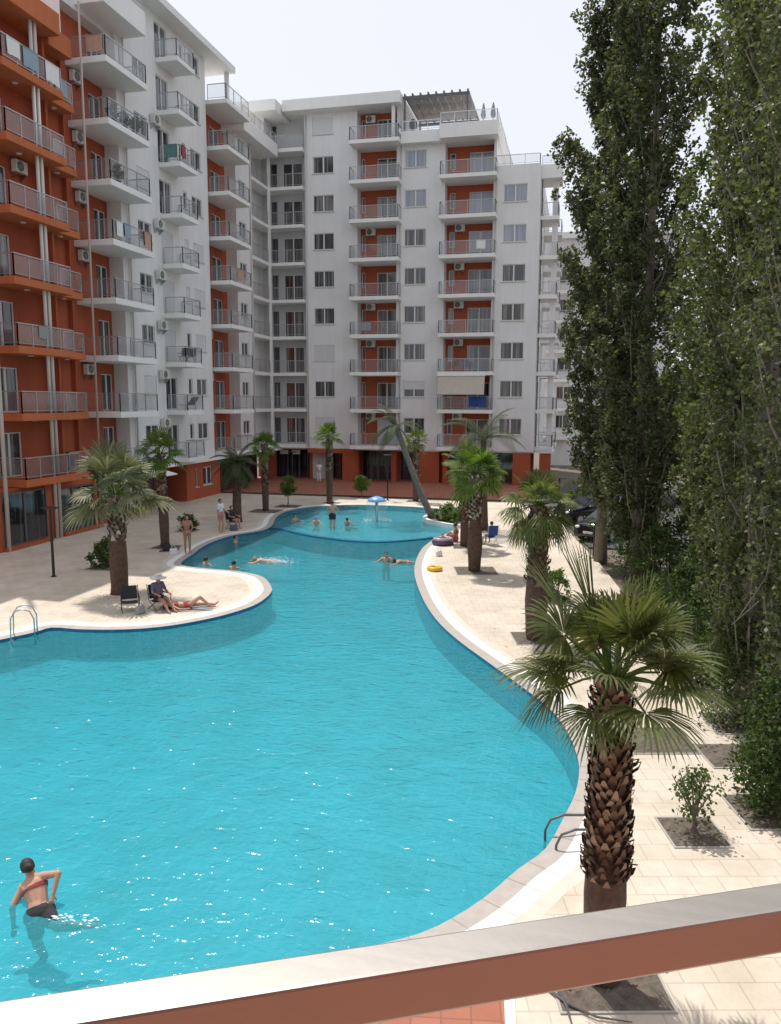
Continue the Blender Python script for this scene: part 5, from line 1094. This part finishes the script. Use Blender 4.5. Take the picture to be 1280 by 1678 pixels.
# ------------------------------------------------------------------ cars
def car(x, y, rz, label, paint='car_paint'):
    t = thing('parked_car', label, 'car', (x, y, -.02), 'cars parked beside the deck', rz)      # length along X
    prof = [(-2.1, .38, .55), (-2.08, .72, .62), (-1.95, .90, .70), (-1.25, .98, .76), (-.95, 1.05, .78), (-.25, 1.40, .60), (.55, 1.45, .60), (1.35, 1.28, .62), (1.85, 1.02, .74), (2.08, .92, .72), (2.13, .55, .66)]
    V = []; k = 10
    for xx, zt_, hw in prof:
        zb = .24
        for yy, zz in ((-.82, zb), (-.86, .5), (-.86, .72), (-.84, min(.92, zt_ - .02)), (-hw, zt_ - .05), (-hw * .8, zt_), (hw * .8, zt_), (hw, zt_ - .05), (.84, min(.92, zt_ - .02)), (.86, .72), (.86, .5), (.82, zb)):
            V.append((xx, yy * (1 if abs(xx) < 1.9 else .9), zz))
    K = 12; F = [(i * K + j, i * K + (j + 1) % K, (i + 1) * K + (j + 1) % K, (i + 1) * K + j) for i in range(len(prof) - 1) for j in range(K)] + [tuple(reversed(range(K))), tuple((len(prof) - 1) * K + j for j in range(K))]
    b = MB(); b.add(V, F); bo = b.build('body', paint, t, True, move=False)
    g = MB()
    for sg in (-1, 1): g.add([(-.85, sg * .845, .96), (1.5, sg * .845, .96), (1.15, sg * .66, 1.30), (-.22, sg * .64, 1.34)], [(0, 1, 2, 3)])
    g.build('side_windows', 'car_glass', t, move=False)
    MB().add([(-1.0, -.74, 1.03), (-1.0, .74, 1.03), (-.27, .54, 1.405), (-.27, -.54, 1.405)], [(0, 1, 2, 3)]).build('windscreen', 'car_glass', t, move=False)
    MB().add([(1.83, -.68, 1.05), (1.83, .68, 1.05), (1.38, .54, 1.30), (1.38, -.54, 1.30)], [(0, 1, 2, 3)]).build('rear_window', 'car_glass', t, move=False)
    for wx in (-1.32, 1.32):
        for sg in (-1, 1):
            wh = MB().tube([(wx, sg * .68, .31), (wx, sg * .88, .31)], .31, 20).build('wheel', 'rubber', t, True, move=False); MB().tube([(wx, sg * .86, .31), (wx, sg * .89, .31)], .19, 14).build('rim', 'steel', wh, move=False)
    for sg in (-1, 1):
        MB().ell((-2.02, sg * .62, .70), (.08, .17, .08)).build('headlight', 'lamp_glass', t, True, move=False); MB().ell((2.05, sg * .62, .80), (.07, .15, .09)).build('tail_light', 'tail_red', t, True, move=False)
        MB().ell((-.75, sg * .95, 1.0), (.07, .10, .06)).build('mirror', paint, t, True, move=False)
    MB().box(-2.135, -.26, .42, -2.11, .26, .53).build('number_plate', 'plate', t, move=False)
    return t
car(1.7, 41.2, R(60), 'black car parked nearest the deck edge under the poplars'); car(.75, 46.5, R(40), 'black car parked behind the nearest one at the end of the deck'); car(2.6, 51.5, R(40), 'silver grey car parked farthest along beyond the two black ones', 'car_paint_grey')

# ------------------------------------------------------------------ people
def figure(label, loc, rz=0, J=None, s=1.0, tilt=(0, 0), skin='skin', hair='hair_dark', clothes=(), vox=.013, long_hair=False, hairless=False, fem=False, hands=True, group=None, bulk=1.0):
    """one continuous body (voxel-fused tapered limbs); clothes and hair are shells and meshes on top"""
    j = dict(pelvis=(0, 0, .95), waist=(0, .0, 1.09), chest=(0, .0, 1.30), neck=(0, .01, 1.47), head=(0, -.02, 1.60),
             shL=(.17, 0, 1.42), elL=(.22, .02, 1.14), wrL=(.23, -.06, .90), shR=(-.17, 0, 1.42), elR=(-.22, .02, 1.14), wrR=(-.23, -.06, .90),
             hiL=(.09, 0, .92), knL=(.10, -.02, .50), anL=(.10, .02, .09), toL=(.12, -.15, .035), hiR=(-.09, 0, .92), knR=(-.10, -.02, .50), anR=(-.10, .02, .09), toR=(-.12, -.15, .035), face=(0, -1, 0))
    if J: j.update(J)
    j = {k: Vector(v) for k, v in j.items()}
    g = .92 if fem else 1.0
    bones = [('pelvis', j['hiL'], .105, j['hiR'], .105), ('pelvis', j['pelvis'], .125 * (1.05 if fem else 1), j['waist'], .112 * g), ('torso', j['waist'], .112 * g, j['chest'], .135 * g),
             ('torso', j['waist'].lerp(j['hiL'], .3), .095 * g, j['chest'].lerp(j['shL'], .4), .105 * g), ('torso', j['waist'].lerp(j['hiR'], .3), .095 * g, j['chest'].lerp(j['shR'], .4), .105 * g),
             ('chest', j['chest'], .13 * g, j['neck'].lerp(j['chest'], .35), .085), ('chest', j['shL'], .058 * g, j['chest'].lerp(j['neck'], .5), .085), ('chest', j['shR'], .058 * g, j['chest'].lerp(j['neck'], .5), .085), ('neck', j['neck'], .054, j['head'].lerp(j['neck'], .35), .052)]
    for a in 'LR':
        bones += [('arm', j['sh' + a], .054 * g, j['el' + a], .040 * g), ('arm', j['el' + a], .040 * g, j['wr' + a], .027 * g), ('thigh', j['hi' + a], .092, j['kn' + a].lerp(j['hi' + a], .1), .060), ('shin', j['kn' + a], .058, j['kn' + a].lerp(j['an' + a], .35), .056), ('shin', j['kn' + a].lerp(j['an' + a], .35), .056, j['an' + a], .036), ('foot', j['an' + a], .036, j['to' + a], .03)]
        if hands:
            d = (j['wr' + a] - j['el' + a]).normalized(); q = d.orthogonal().normalized() if abs(d.z) < .9 else Vector((0, 1, 0)); q = (q - d * q.dot(d)).normalized(); n_ = d.cross(q)
            w = j['wr' + a]; bones.append(('hand', w, .026, w + d * .075, .030))
            for i, (o_, l_) in enumerate(((-.032, .062), (-.011, .076), (.011, .072), (.031, .056))):
                b0 = w + d * .085 + q * o_; b1 = b0 + d * l_ * .55 + n_ * .008; b2 = b1 + (d * .75 + n_ * .5).normalized() * l_ * .5
                bones += [('hand', b0, .0105, b1, .0095), ('hand', b1, .0095, b2, .008)]
            t0 = w + d * .03 + q * -.03; bones += [('hand', t0, .013, t0 + (d * .7 - q * .8).normalized() * .055, .010)]
    fc = j['face'].normalized(); hd = j['head']; upv = (hd - j['neck']).normalized(); upv = (upv - fc * upv.dot(fc)).normalized(); sdv = fc.cross(upv)
    mb = MB()
    def cap(p, r, q, r2):
        n = 10; d = (q - p)
        if d.length < 1e-4: return
        dn = d.normalized(); pts = []; rs = []
        for t in (-1, -.7, -.35): pts.append(p + dn * r * t * .98); rs.append(r * math.sqrt(max(.02, 1 - t * t)))
        pts += [p, q]; rs += [r, r2]
        for t in (.35, .7, 1): pts.append(q + dn * r2 * t * .98); rs.append(r2 * math.sqrt(max(.02, 1 - t * t)))
        mb.tube(pts, rs, n)
    bones = [(b[0], b[1], b[2] * (bulk if b[0] != 'hand' else 1), b[3], b[4] * (bulk if b[0] != 'hand' else 1)) for b in bones]
    for b in bones: cap(b[1], b[2], b[3], b[4])
    def hell(c, r, n=14, m=10):
        k = len(mb.v); t = MB().ell((0, 0, 0), r, n, m); mb.add([hd + sdv * v[0] + fc * v[1] + upv * v[2] for v in [tuple(np.array(x) + np.array(c)) for x in t.v]], t.f)
    hell((0, -.008, .022), (.078, .096, .095)); hell((0, .022, -.045), (.060, .072, .072)); hell((0, .098, -.015), (.014, .022, .02)); hell((0, .085, -.062), (.022, .016, .012)); hell((.080, -.01, -.01), (.012, .024, .034)); hell((-.080, -.01, -.01), (.012, .024, .034))
    tmp = mb.build('tmp_body', skin); md = tmp.modifiers.new('r', 'REMESH'); md.mode = 'VOXEL'; md.voxel_size = vox; sm = tmp.modifiers.new('s', 'SMOOTH'); sm.iterations = 4; sm.factor = .5
    dg = bpy.context.evaluated_depsgraph_get(); me = bpy.data.meshes.new_from_object(tmp.evaluated_get(dg)); bpy.data.objects.remove(tmp)
    me.name = 'body'; me.materials.clear(); me.materials.append(M[skin]); me.polygons.foreach_set('use_smooth', [True] * len(me.polygons))
    root = thing('person', label, 'person', loc, group, rz); root.rotation_euler = (tilt[0], tilt[1], rz); root.scale = (s, s, s)
    bo = bpy.data.objects.new('body', me); C.objects.link(bo); bo.parent = root
    nv = len(me.vertices); P = np.zeros(nv * 3); me.vertices.foreach_get('co', P); P = P.reshape(-1, 3); Nn = np.zeros(nv * 3); me.vertices.foreach_get('normal', Nn); Nn = Nn.reshape(-1, 3)
    best = np.full(nv, 9e9); reg = np.zeros(nv, int); par = np.zeros(nv)
    for i, b in enumerate(bones):
        a = np.array(b[1]); d = np.array(b[3]) - a; t = np.clip(((P - a) @ d) / max(d @ d, 1e-9), 0, 1); D = np.linalg.norm(P - a - t[:, None] * d, axis=1) - (b[2] + (b[4] - b[2]) * t); u_ = D < best; best[u_] = D[u_]; reg[u_] = i; par[u_] = t[u_]
    hd_d = np.linalg.norm(P - np.array(hd), axis=1) < .135
    regn = np.array([b[0] for b in bones])[reg]; regn[hd_d & (regn != 'neck') & (regn != 'hand') & (regn != 'arm')] = 'head'
    polys = [tuple(p.vertices) for p in me.polygons]
    for (nm, fabric, fn, off) in clothes:
        mask = fn(regn, par, P, j); fs = [p for p in polys if all(mask[v] for v in p)]
        if not fs: continue
        used = sorted({v for p in fs for v in p}); ix = {v: i for i, v in enumerate(used)}
        c = MB(); c.add([tuple(P[v] + Nn[v] * off) for v in used], [tuple(ix[v] for v in p) for p in fs]); co_ = c.build(nm, fabric, root, True, move=False)
        so_ = co_.modifiers.new('thick', 'SOLIDIFY'); so_.thickness = .005; so_.offset = -.6
    if not hairless:
        h = MB(); t = MB().ell((0, 0, 0), (1, 1, 1), 18, 12); R3 = (.091, .108, .106)
        keep = lambda v: (v[1] < .35 and v[2] > -.55) or v[2] > .55 - .2 * abs(v[0])
        vs = [hd + sdv * (v[0] * R3[0]) + fc * (v[1] * R3[1] - .014) + upv * (v[2] * R3[2] + .022) for v in t.v]; fs = [f for f in t.f if all(keep(t.v[i]) for i in f)]
        h.add(vs, fs)
        if long_hair: h.tube([hd - fc * .085 + upv * .05, hd - fc * .12 - upv * .03, hd - fc * .09 - upv * .18], [.05, .065, .03], 10)
        h.build('hair', hair, root, True, move=False)
    e = MB()
    for sx in (-.032, .032): e.add(*(lambda t: ([hd + sdv * (sx + v[0]) + fc * (.085 + v[1]) + upv * (.005 + v[2]) for v in t.v], t.f))(MB().ell((0, 0, 0), (.013, .008, .008), 8, 6)))
    e.build('eyes', 'eye', root, move=False)
    return root
shorts = lambda fab: ('shorts', fab, lambda r, t, P, j: (r == 'pelvis') | ((r == 'thigh') & (t < .55)), .014)
brief = lambda fab: ('swimsuit_bottom', fab, lambda r, t, P, j: ((r == 'pelvis') & (P[:, 2] < j['waist'].z - .06)) | ((r == 'thigh') & (t < .10)), .007)
bra = lambda fab: ('bikini_top', fab, lambda r, t, P, j: ((r == 'chest') | (r == 'torso')) & (abs(P[:, 2] - (j['chest'].z + .005)) < .055), .008)
shirt = lambda fab: ('shirt', fab, lambda r, t, P, j: (r == 'chest') | (r == 'torso') | (r == 'pelvis') | ((r == 'arm') & (np.linalg.norm(P - np.array(j['elL']), axis=1) > .06) & (np.linalg.norm(P - np.array(j['elR']), axis=1) > .06) & (P[:, 2] > j['elL'].z)), .012)
WL = -.09
# woman in the foreground water, seen from behind, leaning to the left with her right elbow raised
B_ = Matrix.Rotation(YAW, 3, 'Z')
def cj(d): return {k: tuple(v) for k, v in d.items()}
wj = cj(dict(pelvis=(.07, 0, -.02), waist=(.02, .09, .09), chest=(-.07, .22, .21), neck=(-.15, .31, .33), head=(-.215, .35, .425), face=(-.6, .75, -.25),
             shR=(.03, .27, .35), elR=(.25, .22, .42), wrR=(.23, .08, .21), shL=(-.25, .25, .19), elL=(-.33, .10, .0), wrL=(-.29, .02, -.18),
             hiR=(.15, -.01, .02), hiL=(.0, .01, -.07), knR=(.38, -.20, -.05), anR=(.70, -.10, -.12), toR=(.84, -.10, -.10), knL=(.0, .04, -.46), anL=(.06, .14, -.78), toL=(.08, .30, -.80)))
proj = lambda P, a, b: ((P - np.array(a)) @ (np.array(b) - np.array(a))) / float((Vector(b) - Vector(a)).length_squared)
figure('person seen from behind in the near pool wearing a red bikini top and dark shorts', (-6.92, 8.55, WL - .05), YAW, wj, 1.03, skin='skin', hair='hair_dark', vox=.0085, fem=True, bulk=1.17, clothes=(
    ('bikini_top', 'red_fabric', lambda r, t, P, j: np.isin(r, ['chest', 'torso', 'neck']) & (abs(proj(P, j['waist'], j['neck']) - .50) < .085 - .05 * np.clip(np.abs((P - np.array(j['chest'])) @ np.array((.7, 0, .7))) * -6 + .6, 0, 1)), .007),
    ('shorts', 'dark_fabric', lambda r, t, P, j: ((r == 'pelvis') & (proj(P, j['pelvis'], j['waist']) < .55)) | ((r == 'thigh') & (t < .78)), .020)))
for o in list(C.objects):
    if o.name.startswith('person'): last = o
bn = MB(); bn.ell(Vector((-.215, .35, .425)) + Vector((.05, -.085, .045)), (.07, .06, .065)); bn.build('hair_bun', 'hair_dark', last, True, move=False)
def splash(label, x, y, n, sx, sy, z=WL, seed=1, top=.12):
    rr = random.Random(seed); m = MB()
    for i in range(n):
        px, py = rr.gauss(0, sx), rr.gauss(0, sy); s_ = rr.uniform(.004, .016); m.ell((x + px, y + py, z + rr.random() ** 3 * top), (s_ * rr.uniform(1, 3.5), s_, s_ * .4), 6, 4)
    o = m.build('water_splash', 'foam'); o['kind'] = 'stuff'; return tag(o, label, 'splash')
splash('splashes of white water beside the near bather in the red bikini', -6.34, 8.48, 60, .22, .05, seed=2, top=.05)
splash('white splash round the blond swimmer in the main pool', -12.5, 31.5, 420, .45, .18, seed=3, top=.22)
# splash pool and main pool
stand_w = dict(elL=(.30, -.05, 1.20), wrL=(.33, -.22, 1.05), elR=(-.30, -.05, 1.20), wrR=(-.33, -.22, 1.05))
figure('person standing in the splash pool in dark shorts with their back to the view', (-12.8, 40.9, -.34), R(185), stand_w, 1.02, skin='skin', clothes=(shorts('dark_fabric'),))
kid = dict(elL=(.34, -.1, 1.3), wrL=(.5, -.25, 1.28), elR=(-.34, -.1, 1.3), wrR=(-.5, -.25, 1.28))
sit_w = dict(pelvis=(0, 0, .10), waist=(0, .02, .24), chest=(0, .03, .45), neck=(0, .02, .62), head=(0, -.01, .75), shL=(.17, .02, .57), shR=(-.17, .02, .57), elL=(.32, -.1, .42), wrL=(.42, -.3, .40), elR=(-.32, -.1, .42), wrR=(-.42, -.3, .40), hiL=(.09, 0, .08), hiR=(-.09, 0, .08), knL=(.14, -.38, .16), knR=(-.14, -.38, .16), anL=(.14, -.75, .05), anR=(-.14, -.75, .05), toL=(.15, -.85, .12), toR=(-.15, -.85, .12))
figure('child sitting in the shallow water left of the standing person', (-13.95, 41.6, -.34), R(10), sit_w, .85, skin='skin', hair='hair_blond')
figure('dark haired child sitting in the shallow water right of the standing person', (-12.2, 41.7, -.34), R(150), sit_w, .85, skin='skin_tan')
figure('child in the shallow water at the left rim of the splash pool', (-15.5, 42.4, -.34), R(60), sit_w, .8, skin='skin')
tread = dict(J=kid)
def swimmer(label, x, y, rz, skin='skin', hair='hair_dark', dz=-1.38, s=1.0, **k): return figure(label, (x, y, WL + dz), rz, kid, s, skin=skin, hair=hair, **k)
swimmer('dark haired swimmer close to the left bank under the deck', -16.1, 35.6, R(100))
swimmer('swimmer in the corner of the peninsula beside the steps', -15.0, 30.2, R(150), 'skin')
swimmer('swimmer with only a dark head showing behind the peninsula', -13.55, 29.75, R(180))
swimmer('swimmer facing the view in open water near the right bank', -7.85, 32.8, R(10), 'skin', dz=-1.30)
prone = dict(pelvis=(0, .05, 0), waist=(0, -.10, .01), chest=(0, -.32, .04), neck=(0, -.48, .06), head=(0, -.60, .10), face=(0, -1, .15), shL=(.17, -.42, .05), shR=(-.17, -.42, .05), elL=(.30, -.60, .0), wrL=(.28, -.85, .02), elR=(-.34, -.40, .02), wrR=(-.40, -.14, -.05), hiL=(.09, .07, 0), hiR=(-.09, .07, 0), knL=(.10, .50, -.03), knR=(-.10, .50, -.05), anL=(.11, .92, -.02), anR=(-.11, .92, -.08), toL=(.11, 1.05, -.04), toR=(-.11, 1.05, -.1))
figure('blond swimmer doing the crawl in a white splash in the main pool', (-12.75, 31.5, WL - .02), R(-75), prone, 1.0, skin='skin', hair='hair_blond')
figure('dark haired swimmer stretched out next to the right bank', (-6.95, 32.8, WL - .03), R(-62), prone, 1.0, skin='skin_tan')
# on the deck
figure('tanned person standing at the inner pool corner in a pale bikini', (-16.75, 31.95, 0), R(40), dict(elR=(-.30, -.02, 1.15), wrR=(-.16, -.16, 1.0), elL=(.24, -.08, 1.16), wrL=(.14, -.28, 1.10)), 1.0, skin='skin_tan', long_hair=True, fem=True, clothes=(brief('pink_fabric'), bra('pink_fabric')))
figure('person in white shirt and red shorts standing beside the feather palm', (-17.8, 37.6, 0), R(80), dict(elL=(.22, -.06, 1.15), wrL=(.2, -.26, 1.05), knL=(.10, -.10, .50), anL=(.10, -.02, .09)), 1.02, clothes=(shirt('white_fabric'), shorts('pink_fabric')))
sit_c = dict(pelvis=(0, .06, .50), waist=(0, .10, .64), chest=(0, .13, .85), neck=(0, .11, 1.02), head=(0, .06, 1.14), shL=(.17, .12, .97), shR=(-.17, .12, .97), elL=(.25, .02, .72), wrL=(.22, -.22, .68), elR=(-.25, .02, .72), wrR=(-.22, -.22, .68), hiL=(.09, .04, .48), hiR=(-.09, .04, .48), knL=(.11, -.38, .50), knR=(-.11, -.38, .50), anL=(.11, -.42, .09), anR=(-.11, -.42, .09), toL=(.12, -.58, .035), toR=(-.12, -.58, .035))
figure('person in dark clothes sitting in the folding chair under the feather palm', (-17.75, 38.95, 0), R(70), sit_c, .97, clothes=(shirt('dark_fabric'), shorts('dark_fabric')))
sit_b = {k: (v[0], v[1], v[2] - .12) if k[:2] not in ('an', 'to') else (v[0], v[1] - .25, v[2]) for k, v in sit_c.items()}
figure('person in a dark top lounging in the folding chair by the thick palm', (-13.05, 22.9, 0), R(60), sit_b, .97, skin='skin_tan', hair='hair_dark', clothes=(shirt('purple_fabric'), shorts('dark_fabric')))
ht = thing('sun_hat', 'wide grey sun hat on the person lounging by the thick palm', 'hat', (-13.05 + .0, 22.9, 0))
hc = Matrix.Rotation(R(60), 3, 'Z') @ Vector((0, .06, 1.02)) * .97; ht.location = Vector((-13.05, 22.9, 0)) + hc + Vector((0, 0, .05))
MB().lathe((0, 0, 0), [(.27, -.02), (.26, 0), (.13, .02), (.12, .09), (.06, .12), (.01, .125)], 20).build('brim', 'grey_fabric', ht, True, move=False); MB().lathe((0, 0, .02), [(.123, 0), (.121, .03)], 20).build('hat_band', 'dark_fabric', ht, move=False)
lie = dict(pelvis=(0, 0, .12), waist=(0, -.15, .12), chest=(0, -.36, .13), neck=(0, -.53, .13), head=(0, -.66, .13), face=(.1, -.05, 1), shL=(.17, -.46, .12), shR=(-.17, -.46, .12), elL=(.30, -.26, .06), wrL=(.26, -.02, .05), elR=(-.30, -.62, .06), wrR=(-.12, -.80, .06), hiL=(.09, .03, .11), hiR=(-.09, .03, .11), knL=(.11, .40, .38), knR=(-.10, .46, .10), anL=(.11, .72, .07), anR=(-.10, .88, .07), toL=(.11, .88, .05), toR=(-.12, .97, .14))
figure('sunbather in red swimwear lying on the rounded deck with one knee raised', (-12.2, 23.15, .015), R(-65), lie, 1.0, skin='skin', fem=True, long_hair=False, clothes=(('swimsuit_bottom', 'red_fabric', lambda r, t, P, j: (r == 'pelvis') | ((r == 'thigh') & (t < .12)), .008), ('bikini_top', 'red_fabric', lambda r, t, P, j: ((r == 'chest') | (r == 'torso')) & (abs(P[:, 1] - j['chest'].y) < .07), .008)))
sit_g = dict(pelvis=(0, 0, .12), waist=(0, .02, .26), chest=(0, .02, .47), neck=(0, .0, .64), head=(0, -.03, .77), shL=(.17, .01, .59), shR=(-.17, .01, .59), elL=(.25, .02, .35), wrL=(.22, -.2, .33), elR=(-.25, .02, .35), wrR=(-.22, -.2, .33), hiL=(.09, 0, .11), hiR=(-.09, 0, .11), knL=(.13, -.30, .38), knR=(-.13, -.30, .38), anL=(.13, -.48, .07), anR=(-.13, -.48, .07), toL=(.14, -.62, .04), toR=(-.14, -.62, .04))
figure('person in red swimwear sitting on the paving beside the half hidden palm trunk', (-5.6, 37.85, 0), R(-100), sit_g, 1.05, skin='skin_tan', clothes=(shorts('red_fabric'), ('bikini_top', 'red_fabric', lambda r, t, P, j: ((r == 'chest') | (r == 'torso')) & (abs(P[:, 2] - j['chest'].z) < .08), .009)), fem=True)
figure('small child sitting in the inflatable boat on the right rim', (-6.05, 36.8, .06), R(-60), sit_g, .62, skin='skin', hair='hair_blond', clothes=(shorts('yellow_vinyl'),))
figure('person in white clothes standing under the arcade of the far block', (-21.05, 63.6, .012), R(0), None, 1.0, clothes=(shirt('white_fabric'), ('trousers', 'white_fabric', lambda r, t, P, j: np.isin(r, ['pelvis', 'thigh', 'shin']), .012)))
figure('person in blue sitting in the camp chair on the sunny right deck', (-3.85, 37.45, 0), R(-150), sit_c, .9, clothes=(shirt('blue_fabric'), shorts('blue_fabric')))
